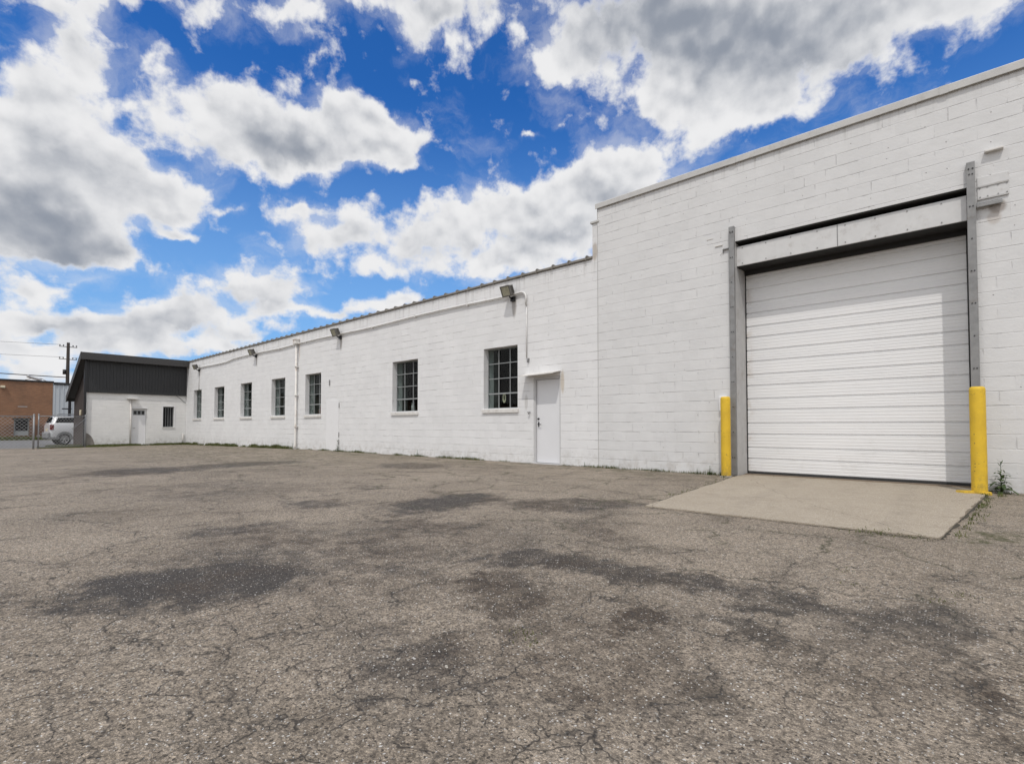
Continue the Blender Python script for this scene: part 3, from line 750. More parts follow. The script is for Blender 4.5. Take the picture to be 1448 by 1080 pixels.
def brick_mat(name, c1, c2, mortar, axis='y', dirt=(.06,.045,.035), low=None):
    m, nt, bs = material(name); p = worldco(nt); x, y, z = nt.sep(p)
    b = nt.new('ShaderNodeTexBrick', offset=.5)
    nt.put(b.inputs['Vector'], nt.comb(y if axis == 'y' else x, z, 0.0))
    b.inputs['Scale'].default_value = 1; b.inputs['Brick Width'].default_value = .22; b.inputs['Row Height'].default_value = .075
    b.inputs['Mortar Size'].default_value = .006; b.inputs['Color1'].default_value = (*c1,1); b.inputs['Color2'].default_value = (*c2,1); b.inputs['Mortar'].default_value = (*mortar,1)
    c = b.outputs['Color']
    s = nt.smooth(nt.noise(p, .5, 6, .65), .48, .72)
    c = nt.mix(nt.math('MULTIPLY', s, .4), c, dirt)
    if low:
        l = nt.math('MULTIPLY', nt.smooth(nt.math('ADD', z, nt.lin(nt.noise(p, 1.2, 5, .6), 0, 1, -.35, .35)), .9, 1.3, 1.0, 0.0), nt.smooth(y, -7.0, -5.2, .15, 1.0))
        c = nt.mix(nt.math('MULTIPLY', l, .75), c, low)
    nt.put(bs.inputs['Base Color'], c); bs.inputs['Roughness'].default_value = .85
    bump(nt, bs, nt.math('SUBTRACT', 1.0, b.outputs['Fac']), .4, .006)
    return m
M['orange_brick'] = brick_mat('tan_brick', (.285,.142,.075), (.225,.108,.058), (.25,.17,.12), low=(.085,.05,.038))
M['shaded_brown_brick'] = brick_mat('shaded_brown_brick', (.034,.019,.014), (.024,.015,.012), (.035,.028,.024), axis='x')  # dark brown brick, deepened further to carry the roof overhang's shadow

def corrugated(name, col):
    m, nt, bs = material(name); p = worldco(nt); x, y, z = nt.sep(p)
    n = nt.noise(nt.comb(nt.math('MULTIPLY', y, 2.0), nt.math('MULTIPLY', z, .3), 0.0), 1.0, 5, .6)
    nt.put(bs.inputs['Base Color'], nt.mix(nt.lin(n, .3, .7), tuple(v*.86 for v in col), col)); bs.inputs['Roughness'].default_value = .5
    return m
M['metal_siding'] = corrugated('pale_metal_siding', (.52,.55,.58))

def foliage(name, a, b):
    m, nt, bs = material(name); p = worldco(nt)
    n = nt.noise(p, 14, 3, .6)
    nt.put(bs.inputs['Base Color'], nt.mix(nt.smooth(n, .35, .65), a, b)); bs.inputs['Roughness'].default_value = .6
    tr = nt.new('ShaderNodeBsdfTranslucent'); nt.put(tr.inputs['Color'], nt.mix(n, tuple(v*1.3 for v in a), tuple(v*1.3 for v in b)))
    mx = nt.new('ShaderNodeMixShader'); mx.inputs[0].default_value = .3
    nt.l.new(bs.outputs[0], mx.inputs[1]); nt.l.new(tr.outputs[0], mx.inputs[2]); nt.l.new(mx.outputs[0], nt.n['Material Output'].inputs['Surface'])
    return m
M['grass'] = foliage('grass_green', (.060,.085,.020), (.135,.135,.045))
M['weed'] = foliage('weed_green', (.034,.070,.020), (.085,.120,.038))
M['moss'] = foliage('moss_green', (.045,.062,.012), (.085,.095,.02))

# ------------------------------------------------------------------ ground
def gz(x):
    if x > -20: return 0.0
    if x > -35: return -.15*(-20-x)/15
    if x > -41: return -.15-.05*(-35-x)/6
    return -.20
XB = [-3000, -400, -120, -60, -41, -38, -35, -32.5, -30, -25, -20, -12, -6, 0, 6, 40, 400, 3000]
YB = [-3000, -400, -60, -20, -9, -4, 0, 6, 20, 60, 400, 3000]
g = MB()
for i in range(len(XB)-1):
    for j in range(len(YB)-1):
        a, b, c, d = XB[i], XB[i+1], YB[j], YB[j+1]
        g.quad((a,c,gz(a)), (b,c,gz(b)), (b,d,gz(b)), (a,d,gz(a)))
tag(g.build('ground', asphalt_material()), kind='structure')

r = MB()
def sheet(mb, x0, x1, y0, y1, dz, nx=6):
    xs = [x0+(x1-x0)*i/nx for i in range(nx+1)]
    for i in range(nx):
        a, b = xs[i], xs[i+1]
        mb.quad((a,y0,gz(a)+dz), (b,y0,gz(b)+dz), (b,y1,gz(b)+dz), (a,y1,gz(a)+dz))
sheet(r, -40.2, -34.9, -300, -5.6, .008, 8); sheet(r, -57.4, -40.2, -300, 300, .008, 6)
tag(r.build('road', M['road']), kind='structure')
r = MB()
sheet(r, -34.85, -34.45, -300, -5.9, .012, 2)
tag(r.build('gutter', M['gutter']), kind='structure')
r = MB()
sheet(r, -60.95, -57.4, -300, 300, .012, 3)
tag(r.build('verge', M['grasssoil']), kind='structure')

# concrete apron in front of the overhead door
pad = MB()
PADP = [(-3.17,-.16), (-2.77,-4.52), (-.18,-4.47), (.18,-.60), (.10,-.40), (.06,.62), (-3.16,.62)]
PADZ = .016
top = [(x,y,PADZ) for x, y in PADP]
rj = random.Random(5)
# front edge slightly ragged
edge = []
for k in range(25):
    t = k/24; x = -2.77+(-.18+2.77)*t; y = -4.52+(.05)*t + (rj.uniform(-.012,.012) if 0 < k < 24 else 0)
    edge.append((x, y, PADZ))
def jag(a, b, n, amp):
    out = []
    for k in range(1, n):
        t = k/n; out.append((a[0]+(b[0]-a[0])*t+rj.uniform(-amp, amp), a[1]+(b[1]-a[1])*t+rj.uniform(-amp, amp), PADZ))
    return out
ring = [top[0]] + jag(top[0], edge[0], 24, .012) + edge + jag(edge[-1], top[3], 26, .014) + top[3:]
pad.poly(ring)
for i in range(len(ring)):
    a, b = ring[i], ring[(i+1) % len(ring)]
    pad.quad(a, b, (b[0],b[1],-.1), (a[0],a[1],-.1))
o = pad.build('concrete_apron', concrete_pad_material()); tag(o, kind='structure')

f = MB(); rj = random.Random(8)
def ragged(p0, p1, w0, w1, n):
    prev = None
    for k in range(n+1):
        t = k/n; x = p0[0]+(p1[0]-p0[0])*t; y = p0[1]+(p1[1]-p0[1])*t; L = math.hypot(p1[0]-p0[0], p1[1]-p0[1])
        nx, ny = (p1[1]-p0[1])/L, -(p1[0]-p0[0])/L; w = rj.uniform(w0, w1)
        a = (x-nx*.01, y-ny*.01, .005); b = (x+nx*w, y+ny*w, .005)
        if prev: f.quad(prev[0], prev[1], b, a)
        prev = (a, b)
ragged((-.18,-4.475), (-2.77,-4.525), -.035, -.012, 60); ragged((.18,-.60), (-.18,-4.47), -.045, -.008, 50); ragged((-2.77,-4.52), (-3.17,-.16), -.06, -.012, 50)
tag(f.build('soil', M['soil'], fix=False), kind='structure')

# ------------------------------------------------------------------ warehouse
WH = thing('warehouse', 'long white painted block warehouse with small dark windows and a taller overhead door bay', 'warehouse', (0,0,0))
WINX = [(-34.0,-32.65), (-30.6,-29.15), (-26.96,-25.58), (-23.4,-22.03), (-20.2,-18.9), (-14.15,-12.80), (-9.89,-8.65)]
WZ0, WZ1 = 1.41, 3.05
holes = [(a, b, WZ0, WZ1) for a, b in WINX] + [(-8.12, -7.28, -.02, 2.16)]
lw = MB()
lw.wall(-35.36, -6.22, -.5, 4.78, 0, .40, holes)
lw.build('low_wall', M['low_wall'], WH)
pw = MB(); pw.box(-6.36, -6.19, .003, .40, 4.7805, 5.60); pw.build('step_wall', M['low_wall'], WH)
DX0, DX1, DZ1 = -3.20, .09, 4.42
tw = MB()
tw.wall(-6.215, 14, -.5, 5.93, -.012, .60, [(DX0, DX1, -.02, DZ1)])
tw.build('tall_wall', M['tall_wall'], WH)
sh = MB()
sh.box(-35.36, -35.1, .402, 14, -.5, 4.6); sh.box(-35.1, -6.2, 13.7, 14, -.5, 4.6)
sh.box(-6.0, 14, 13.7, 14, -.5, 5.8); sh.box(13.7, 14, .602, 13.7, -.5, 5.8); sh.box(-6.2, -6.0, .602, 13.7, -.5, 5.8)
sh.build('rear_wall', M['tall_wall'], WH)
rf = MB(); rf.box(-35.3, -6.21, .41, 13.95, 4.45, 4.60); rf.build('roof', M['roofing'], WH)
rf = MB(); rf.box(-5.99, 13.69, .61, 13.69, 5.60, 5.75); rf.build('roof', M['roofing'], WH)
il = MB()
x0, x1, y0, y1, z0, z1 = -35.0, -6.3, .405, 6.0, .03, 4.3
il.quad((x0,y1,z0),(x1,y1,z0),(x1,y1,z1),(x0,y1,z1)); il.quad((x0,y0,z0),(x1,y0,z0),(x1,y1,z0),(x0,y1,z0)); il.quad((x0,y0,z1),(x1,y0,z1),(x1,y1,z1),(x0,y1,z1))
il.quad((x0,y0,z0),(x0,y1,z0),(x0,y1,z1),(x0,y0,z1)); il.quad((x1,y0,z0),(x1,y1,z0),(x1,y1,z1),(x1,y0,z1))
# bay behind the overhead door
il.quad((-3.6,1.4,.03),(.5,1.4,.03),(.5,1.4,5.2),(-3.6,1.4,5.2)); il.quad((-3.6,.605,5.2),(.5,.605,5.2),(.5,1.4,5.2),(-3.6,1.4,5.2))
il.build('unlit_interior_box', M['dark'], WH)  # near-black box stands in for the darkness of the unlit rooms

# copings
cp = MB()
prof = [(-.035,4.79), (-.045,4.80), (-.045,4.835), (.0,4.862), (.2,4.875), (.44,4.85), (.44,4.79)]
cp.prism_x(prof, -35.40, -6.365)
k = 0; x = -35.3
while x < -6.45:
    w = .024
    pr = [(-.058,4.775), (-.054,4.86), (-.02,4.898), (.2,4.905), (.45,4.87), (.45,4.775)]
    cp.prism_x([(yy, zz) for yy, zz in pr], x-w/2, x+w/2)
    x += .5 + random.uniform(-.025,.025); k += 1
cp.build('coping', M['coping_low'], WH)
cp = MB()
cp.box(-6.40, -6.17, -.035, .44, 5.60, 5.655, bev=.008); cp.build('coping', M['coping'], WH)
cp = MB()
def tallcap(a, b):
    cp.prism_x([(-.05,5.90), (-.058,5.905), (-.058,6.01), (-.045,6.025), (.64,6.04), (.64,5.93), (-.046,5.93), (-.046,5.90)], a, b)
x = -6.25
while x < 14:
    e = min(x+3.05, 14.05); tallcap(x, e-.006); x = e
for xx in (-3.2, -.15, 2.9):
    cp.prism_x([(-.064,5.895), (-.064,6.02), (.0,6.045), (.65,6.055), (.65,5.93), (.0,5.93)], xx-.05, xx+.05)
cp.build('coping', M['coping'], WH)

# windows
def make_window(a, b):
    f = MB(); y = .165; t = .024; d = .045
    z0, z1 = WZ0, WZ1
    f.box(a, a+t, y, y+d, z0, z1); f.box(b-t, b, y, y+d, z0, z1)
    f.box(a+t, b-t, y, y+d, z1-t, z1); f.box(a+t, b-t, y, y+d, z0, z0+t)
    for i in (1, 2):
        xx = a + (b-a)*i/3; f.box(xx-.009, xx+.009, y-.002, y+.028, z0+t, z1-t)
    for j in (1, 2, 3):
        zz = z0 + (z1-z0)*j/4; h = .018 if j == 1 else .010
        f.box(a+t, b-t, y-.006 if j == 1 else y-.004, y+.03, zz-h, zz+h)
    w = f.build('window', M['sash'], WH)
    p = MB(); p.box(a+t, b-t, y+.032, y+.037, z0+t, z1-t); p.build('pane', M['glass'], w)
    s = MB(); s.prism_x([(-.045,1.295), (-.045,1.385), (.165,1.412), (.165,1.295)], a-.035, b+.035)
    s.build('sill', M['sill'], w)
    for bb in ((a-.02, a+.001, .40, .62, z0, z1), (b-.001, b+.02, .40, .62, z0, z1)):
        c = MB(); c.box(*bb); c.build('inner_reveal', M['reveal_in'], w)
    c = MB(); c.box(a, b, .402, .55, z0-.04, z0); c.build('inner_sill', M['reveal_in'], w)
    return w
for a, b in WINX: make_window(a, b)

# entry door
f = MB()
f.box(-8.12, -8.075, .02, .20, .02, 2.16); f.box(-7.325, -7.28, .02, .20, .02, 2.16); f.box(-8.075, -7.325, .02, .20, 2.10, 2.16); f.box(-8.12, -7.28, -.04, .3, -.1, .02)
fr = f.build('door_frame', M['frame'], WH)
f = MB(); f.box(-8.070, -7.330, .075, .12, .03, 2.095, bev=.003); dr = f.build('entry_door', M['door'], WH)
f = MB(); f.tube([(-8.0,.074,.985), (-8.0,.03,.985), (-7.99,.022,.985), (-7.90,.022,.980)], .011, 8); f.lathe([(.0,0),(.03,0)],0,0,4)
f = MB(); f.tube([(-8.01,.073,.985), (-8.01,.030,.985), (-8.0,.022,.985), (-7.90,.022,.978)], .010, 8); f.box(-8.03, -7.99, .066, .076, .92, 1.04, bev=.004)
f.build('lever_handle', M['black'], dr)
f = MB(); f.tube([(-8.01,.076,1.12), (-8.01,.045,1.12)], .024, 14); f.build('deadbolt', M['black'], dr)
for z in (.28, 1.05, 1.85): f = MB(); f.tube([(-7.328,.068,z-.05), (-7.328,.068,z+.05)], .009, 8); f.build('hinge', M['chrome'], dr)
f = MB()
f.quad((-8.37,-.30,2.175), (-7.27,-.30,2.205), (-7.27,.0,2.265), (-8.37,.0,2.25)); f.quad((-8.37,-.30,2.187), (-7.27,-.30,2.219), (-7.27,.0,2.279), (-8.37,.0,2.264))
f.quad((-8.37,-.30,2.175), (-7.27,-.30,2.205), (-7.27,-.30,2.219), (-8.37,-.30,2.187)); f.quad((-8.37,-.30,2.175), (-8.37,0,2.25), (-8.37,0,2.264), (-8.37,-.30,2.187)); f.quad((-7.27,-.30,2.205), (-7.27,0,2.265), (-7.27,0,2.279), (-7.27,-.30,2.219))
f.quad((-8.37,-.303,2.165), (-7.27,-.303,2.194), (-7.27,-.303,2.222), (-8.37,-.303,2.19)); f.quad((-8.37,-.299,2.165), (-7.27,-.299,2.194), (-7.27,-.299,2.222), (-8.37,-.299,2.19))
f.build('door_canopy', M['sill'], WH, fix=False)
# hose bib and other small iron on the wall
f = MB(); f.box(-8.30, -8.25, -.03, 0, 2.56, 2.66, bev=.006); f.tube([(-8.275,-.03,2.62), (-8.275,-.06,2.61), (-8.275,-.06,2.55)], .012, 8); f.build('wall_bracket', M['steel'], WH)
f = MB(); f.tube([(-8.235,.0,1.285), (-8.235,-.05,1.285), (-8.235,-.06,1.24)], .014, 8); f.box(-8.27, -8.20, -.075, -.055, 1.275, 1.295); f.build('hose_tap', M['steel'], WH)

# closed-off doorway in the long wall
f = MB(); f.box(-18.45, -17.53, -.014, .0, -.1, 1.93, bev=.004); sd = f.build('sealed_doorway', M['patch'], WH)
for z in (.35, .62, 1.72): f = MB(); f.box(-17.525, -17.495, -.02, -.001, z-.09, z+.09); f.build('old_hinge', M['steel'], sd)
f = MB(); f.box(-19.02+.62, -18.36, -.02, -.001, 2.6, 2.78)
f = MB(); f.box(-18.25, -18.19, -.03, -.001, 2.50, 2.72, bev=.008); f.build('wall_bracket', M['steel'], WH)

# downspout
f = MB(); f.tube([(-20.85,-.085,4.36), (-20.85,-.085,.12), (-20.85,-.12,.03)], .043, 14)
dp = f.build('downspout', M['pipe'], WH)
f = MB(); f.box(-20.97, -20.73, -.19, -.004, 4.36, 4.55, bev=.012); f.box(-20.99, -20.71, -.21, -.004, 4.54, 4.575); f.build('collector_head', M['pipe'], dp)
for z in (.9, 2.2, 3.4): f = MB(); f.box(-20.925, -20.775, -.145, -.004, z, z+.035); f.build('pipe_strap', M['pipe'], dp)

# conduit that feeds the wall lights
f = MB(); f.tube([(-8.33,-.022,2.68), (-8.33,-.022,4.10)], .017, 8); f.build('conduit_drop', M['conduit'], WH)
pts = [(-8.33,-.045,4.02), (-8.33,-.045,4.22)]
for k in range(1, 9):
    a = math.pi/2*k/8; pts.append((-8.33-.16*(1-math.cos(a)), -.045, 4.22+.16*math.sin(a)))
rj = random.Random(11)
x = -8.9
while x > -33.0:
    pts.append((x, -.045, 4.385+.02*math.sin(x*.9)+rj.uniform(-.006,.006) - (.07 if x < -28 else 0))); x -= .9
pts.append((-33.05, -.045, 4.31))
f = MB(); f.tube(pts, .027, 10); cd = f.build('conduit', M['conduit'], WH)
for x in [-10.5-2.4*i for i in range(10)]:
    zc = 4.385+.02*math.sin(x*.9) - (.07 if x < -28 else 0); f = MB(); f.box(x-.015, x+.015, -.080, -.002, zc-.045, zc+.034); f.build('conduit_clip', M['conduit'], cd)
f = MB(); f.tube([(-33.05,-.03,4.25), (-33.05,-.03,3.05)], .018, 8); f.build('conduit_drop', M['conduit'], WH)
# corner pipe on the far end, thin trim line between the two bays
f = MB(); f.box(-6.222, -6.205, -.016, .0, .0, 5.9); f.build('expansion_joint', M['jamb'], WH)

# overhead door
D0 = .55
f = MB(); z = .05; k = 0
ZT = 4.62
while z < ZT:
    hgt = .257 if k % 2 == 0 else .213
    zz = min(z+hgt, ZT)
    # groove at the foot, then three fine ribs
    ys = [(D0+.020, z), (D0+.020, z+.008), (D0, z+.018)]
    n = 4; span = zz-z-.018-.010
    for i in range(n):
        b0 = z+.018+span*i/n
        ys += [(D0, b0+span/n*.55), (D0+.0022, b0+span/n*.66), (D0+.0022, b0+span/n*.80), (D0, b0+span/n*.92)]
    ys += [(D0, zz-.010)]
    for i in range(len(ys)-1):
        (ya, za), (yb, zb) = ys[i], ys[i+1]
        f.quad((DX0+.02, ya, za), (DX1-.02, ya, za), (DX1-.02, yb, zb), (DX0+.02, yb, zb))
    f.quad((DX0+.02, D0, zz-.010), (DX1-.02, D0, zz-.010), (DX1-.02, D0+.020, zz-.002), (DX0+.02, D0+.020, zz-.002))
    f.quad((DX0+.02, D0+.020, zz-.002), (DX1-.02, D0+.020, zz-.002), (DX1-.02, D0+.020, zz), (DX0+.02, D0+.020, zz))
    z = zz; k += 1
f.quad((DX0+.02, D0+.06, .05), (DX1-.02, D0+.06, .05), (DX1-.02, D0+.06, ZT), (DX0+.02, D0+.06, ZT))
od = f.build('overhead_door', M['panel'], WH, fix=False)
f = MB(); f.box(DX0+.02, DX1-.02, D0-.012, D0+.045, .0165, .055); f.build('bottom_seal', M['rubber'], od)
for xa in (DX0+.013, DX1-.03): f = MB(); f.box(xa, xa+.017, D0-.012, D0+.05, .03, 4.4); f.build('side_seal', M['rubber'], od)
f = MB(); f.box(DX0, DX0+.012, -.018, .60, -.02, 4.419); f.build('door_jamb', M['jamb'], WH)
f = MB(); f.box(DX1-.012, DX1, -.018, .60, -.02, 4.419); f.build('door_jamb', M['jamb'], WH)
f = MB(); f.box(DX0+.013, DX1-.013, .055, .24, 3.955, 4.33, bev=.006)
bm_ = f.build('door_beam', M['beam'], WH)
f = MB(); f.box(DX0+.013, DX1-.013, .241, .535, 3.962, 4.05); f.build('door_head', M['soffit'], WH)  # underside behind the beam, its shade painted in as near-black
f = MB(); f.box(DX0+.031, DX1-.031, .50, .534, 3.875, 3.9615); f.build('head_shade_panel', M['rubber'], WH)  # black panel added to deepen the shaded gap under the beam
f = MB(); f.box(DX0+.013, DX1-.013, -.004, .59, 4.398, 4.4185); f.build('head_gap_shade', M['soffit'], WH)  # dark strip added to blacken the shaded gap above the beam
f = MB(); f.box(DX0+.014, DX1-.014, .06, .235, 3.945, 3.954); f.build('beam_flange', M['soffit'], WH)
for x in [DX0+.12+.41*i for i in range(8)]:
    for z in (4.0, 4.29): f = MB(); f.tube([(x,.056,z), (x,.046,z)], .010, 8); f.build('bolt_head', M['steel'], bm_)
f = MB(); f.box(-1.56, -1.545, .0535, .056, 3.96, 4.325); f.build('joint_strip', M['steel'], bm_)
def guard(xa, xb, ztop):
    f = MB(); y0 = -.075; y1 = -.013
    f.box(xa, xb, y0, y0+.012, .02, ztop); f.box(xa, xa+.012, y0+.012, y1, .02, ztop); f.box(xb-.012, xb, y0+.012, y1, .02, ztop)
    gd = f.build('steel_guard', M['steel'], WH)
    z = .35
    while z < ztop:
        for x in ((xa+.03, xb-.03) if int(z*10) % 2 else (xa+.045,)): f = MB(); f.tube([(x,y0,z), (x,y0-.008,z)], .009, 8); f.build('bolt_head', M['black'], gd)
        z += .47
    for x in (xa+.025, xb-.025): f = MB(); f.tube([(x,y0,ztop-.1), (x,y0-.008,ztop-.1)], .010, 8); f.build('bolt_head', M['black'], gd)
guard(-3.285, -3.19, 4.70); guard(.078, .172, 4.76)
# threshold strip
f = MB(); f.box(-3.17, .06, .30, .42, .0165, .024, bev=.002); f.build('threshold', M['rust'], WH)
# iron ledges and patch plate at the door head
f = MB(); f.box(.275, .475, -.085, -.012, 4.845, 4.875, bev=.004); f.build('ledge_bracket', M['sill'], WH)
f = MB(); f.box(.19, .52, -.024, -.012, 4.19, 4.52, bev=.004); pp = f.build('patch_plate', M['plate'], WH)
for za in (4.37, 4.19): f = MB(); f.box(.19, .52, -.036, -.024, za, za+.022); f.build('plate_edge', M['jamb'], pp)
for x in (.22, .30, .41, .50):
    for z in (4.225, 4.36): f = MB(); f.tube([(x,-.024,z), (x,-.034,z)], .009, 8); f.build('bolt_head', M['steel'], pp)
f = MB(); f.prism_x([(-.012,4.15), (-.10,4.10), (-.10,4.07), (-.075,4.07), (-.075,4.09), (-.012,4.125)], .185, .45); f.build('ledge_bracket', M['steel'], WH)
f = MB(); f.box(-3.40, -3.29, -.05, -.012, 4.30, 4.318); f.build('ledge_bracket', M['steel'], WH); f = MB(); f.box(-3.415, -3.402, -.03, -.012, 4.24, 4.318); f.build('ledge_bracket', M['steel'], WH)
f = MB(); f.box(-3.56, -3.42, -.03, -.012, 4.40, 4.415); f.build('ledge_bracket', M['sill'], WH); f = MB(); f.box(-3.72, -3.60, -.02, -.012, 4.57, 4.582); f.build('ledge_bracket', M['sill'], WH)
f = MB(); f.box(-3.50, -3.36, -.08, -.012, 1.22, 1.50, bev=.008); jb = f.build('junction_box', M['patch'], WH)
f = MB(); f.tube([(-3.46,-.05,1.22), (-3.46,-.05,.9)], .012, 8); f.build('conduit_stub', M['patch'], jb)
# ------------------------------------------------------------------ items seen in the windows
f = MB(); n = 28
cx, cz, yy = -9.33, 1.70, .222
for i in range(n):
    a0, a1 = 2*math.pi*i/n, 2*math.pi*(i+1)/n
    P = lambda a, s, y: (cx+math.cos(a)*(.062 if s else .024), y, cz+math.sin(a)*(.135 if s else .085))
    f.quad(P(a0,1,yy), P(a1,1,yy), P(a1,0,yy), P(a0,0,yy)); f.quad(P(a0,1,yy+.012), P(a1,1,yy+.012), P(a1,0,yy+.012), P(a0,0,yy+.012))
    f.quad(P(a0,1,yy), P(a1,1,yy), P(a1,1,yy+.012), P(a0,1,yy+.012)); f.quad(P(a0,0,yy), P(a1,0,yy), P(a1,0,yy+.012), P(a0,0,yy+.012))
tag(f.build('number_sign', M['cream']), 'cream numeral 0 hung inside the bottom pane of the window nearest the entry door', 'sign')
f = MB(); f.lathe([(0,1.412),(.05,1.415),(.055,1.43),(.055,1.60),(.045,1.64),(.020,1.68),(.018,1.76),(.0,1.762)], -19.52, .30, 14)
bt = tag(f.build('bottle', M['amber']), 'dark red bottle standing on the sill inside the window right of the downspout', 'bottle')
f = MB(); f.lathe([(.019,1.745),(.021,1.75),(.021,1.79),(.0,1.79)], -19.52, .30, 12); f.build('bottle_cap', M['cream'], bt)
f = MB(); f.lathe([(0,1.412),(.06,1.415),(.06,1.60),(.045,1.63),(.045,1.66),(.0,1.66)], -13.42, .30, 14)
jr = tag(f.build('jar', M['jamb']), 'pale jar standing on the sill inside the window left of the widest window', 'jar')
f = MB(); f.lathe([(.05,1.655),(.052,1.66),(.052,1.69),(.0,1.69)], -13.42, .30, 12); f.build('jar_lid', M['sash'], jr)

# ------------------------------------------------------------------ wall floodlights
M['lens'] = simple('floodlight_lens', (.34,.33,.25), .18, var=.25, scale=25)
def make_floodlight():
    t = thing('floodlight', 'floodlight', 'floodlight', (0,0,0), 0, 'floodlights along the top of the white wall')
    tilt = Matrix.Translation((0,-.21,.05)) @ Matrix.Rotation(R(24), 4, 'X')
    f = MB()
    # tapering housing: wide front frame, narrower rear
    w, h, d = .15, .135, .17
    F = [(-w,-d/2,-h),(w,-d/2,-h),(w,-d/2,h),(-w,-d/2,h)]; B = [(-w*.86,d/2,-h*.75),(w*.86,d/2,-h*.75),(w*.86,d/2,h*.82),(-w*.86,d/2,h*.82)]
    F = [tuple(tilt @ Vector(p)) for p in F]; B = [tuple(tilt @ Vector(p)) for p in B]
    f.quad(*F); f.quad(*B)
    for i in range(4): f.quad(F[i], F[(i+1)%4], B[(i+1)%4], B[i])
    for k in range(5):
        f.box(w*.90, w*.985, -.05+.026*k, -.042+.026*k, -h*.7, h*.7, m=tilt)
    f.build('housing', M['fixture'], t)
    f = MB(); f.box(-w-.006, w+.006, -d/2-.022, -d/2-.002, -h-.006, -h+.022, m=tilt); f.box(-w-.006, w+.006, -d/2-.022, -d/2-.002, h-.022, h+.006, m=tilt)
    f.box(-w-.006, -w+.022, -d/2-.022, -d/2-.002, -h+.022, h-.022, m=tilt); f.box(w-.022, w+.006, -d/2-.022, -d/2-.002, -h+.022, h-.022, m=tilt)
    f.build('lens_frame', M['fixture'], t)
    f = MB(); f.box(-w+.0221, w-.0221, -d/2-.012, -d/2-.001, -h+.0221, h-.0221, m=tilt); f.build('lens', M['lens'], t)
    f = MB(); f.tube([(0.02,-.19,-.06), (0.02,-.15,-.13), (0.02,-.07,-.145)], .020, 10); f.box(-.045,.085,-.075,-.0005,-.205,-.085, bev=.008); f.build('bracket', M['black'], t)
    return t
fl0 = make_floodlight()
FL = ['square bronze floodlight nearest the entry door, where the conduit bends down',
      'square bronze floodlight between the downspout and the lone middle window',
      'square bronze floodlight over the gap between the second and third windows from the dark annex',
      'bronze floodlight closest to the charcoal annex, above the last window']
for i, x in enumerate(LIGHTS_X):
    o = fl0 if i == 0 else copy_tree(fl0)
    o.location = (x, 0, 4.40 if i < 3 else 4.32); o['label'] = FL[i]

# ------------------------------------------------------------------ yellow bollards
def bollard(x, y, h, label, collar):
    t = thing('bollard', label, 'bollard', (x, y, 0), 0, 'yellow bollards at the overhead door')
    r = .086
    f = MB(); f.lathe([(r, -.1), (r, h-.055), (r*.985, h-.035), (r*.90, h-.012), (r*.70, h-.002), (0, h)], 0, 0, 36); f.build('post', M['yellow'], t)
    if collar:
        f = MB(); rj = random.Random(3); pts = []
        for k in range(22):
            a = 2*math.pi*k/22; rr = .125+rj.uniform(-.02,.035)
            if 2.6 < a < 4.2: rr += .11
            pts.append((rr*math.cos(a), rr*.72*math.sin(a)))
        n = len(pts); base = [(px, py, .0) for px, py in pts]; tp = [(px*.93, py*.93, .038+rj.uniform(-.006,.006)) for px, py in pts]
        for i in range(n):
            j = (i+1) % n; f.quad(base[i], base[j], tp[j], tp[i]); f.tri(tp[i], tp[j], (0,0,.052))
        f.build('footing', M['yellow'], t)
    else:
        f = MB(); f.lathe([(.115,-.05),(.112,.012),(.09,.022)], 0, 0, 20); f.build('footing', M['tan'], t)
    return t
bollard(-3.315, -.265, 1.48, 'yellow steel bollard standing left of the overhead door by the junction box', False)
bollard(.130, -.47, 1.475, 'yellow steel bollard right of the overhead door with yellow painted footing', True)

# ------------------------------------------------------------------ charcoal annex at the far end
AX = -35.36
AN = thing('annex', 'low white annex with charcoal metal siding band and sloping dark roof at far end', 'building', (0,0,0))
f = MB(); f.wall(-4.70, -.003, -.6, 2.86, AX, AX-.3, [(-2.69,-2.0,-.13,1.95), (-1.19,-.63,.89,2.10)], axis='y'); f.build('wall', M['annex_wall'], AN)
f = MB()
y = -4.78; prof = []
f.box(AX+.005, AX+.07, -4.80, -.02, 2.80, 4.55)
while y < -.04:
    f.box(AX+.07, AX+.095, y, min(y+.035, -.02), 2.80, 4.55); y += .15
f.box(AX+.07, AX+.11, -4.81, -.02, 2.77, 2.80)
f.build('siding', M['siding'], AN)
# roof: shed sheet that falls away from the yard
f = MB(); f.prism_y([(-34.92,4.86), (-39.35,2.72), (-39.35,2.56), (-34.92,4.70)], -5.02, -.01); f.prism_y([(-35.45,4.605+.10), (-39.35,2.72), (-39.35,2.56), (-35.45,4.545)], -.009, 8); f.build('roof', M['roofing'], AN)
f = MB(); f.box(-34.90, -34.86, -5.04, -.012, 4.50, 4.88); f.prism_y([(-34.90,4.89), (-39.40,2.72), (-39.40,2.36), (-34.90,4.50)], -5.06, -5.022)
f.box(-39.40, -39.36, -5.02, 8, 2.40, 2.74); f.build('fascia', M['fascia'], AN)
f = MB(); f.quad((-34.90,-5.02,4.56),(-34.90,-.012,4.56),(-35.27,-.012,4.56),(-35.27,-5.02,4.56)); f.build('soffit', M['soffit'], AN)
f = MB()
f.prism_y([(AX-.301,-.6), (AX-.301,4.38), (-39.2,2.50), (-39.2,-.6)], -4.70, -4.45); f.build('side_wall', M['shaded_brown_brick'], AN)
f = MB(); f.box(-39.2, -38.95, -4.449, 8, -.6, 2.45); f.box(-38.94, AX-.3, 7.8, 8, -.6, 2.5); f.build('rear_wall', M['shaded_brown_brick'], AN)
f = MB(); f.box(-36.05, -35.75, -4.74, -4.7005, -.2, 2.5); f.build('shutter_panel', M['siding'], AN)
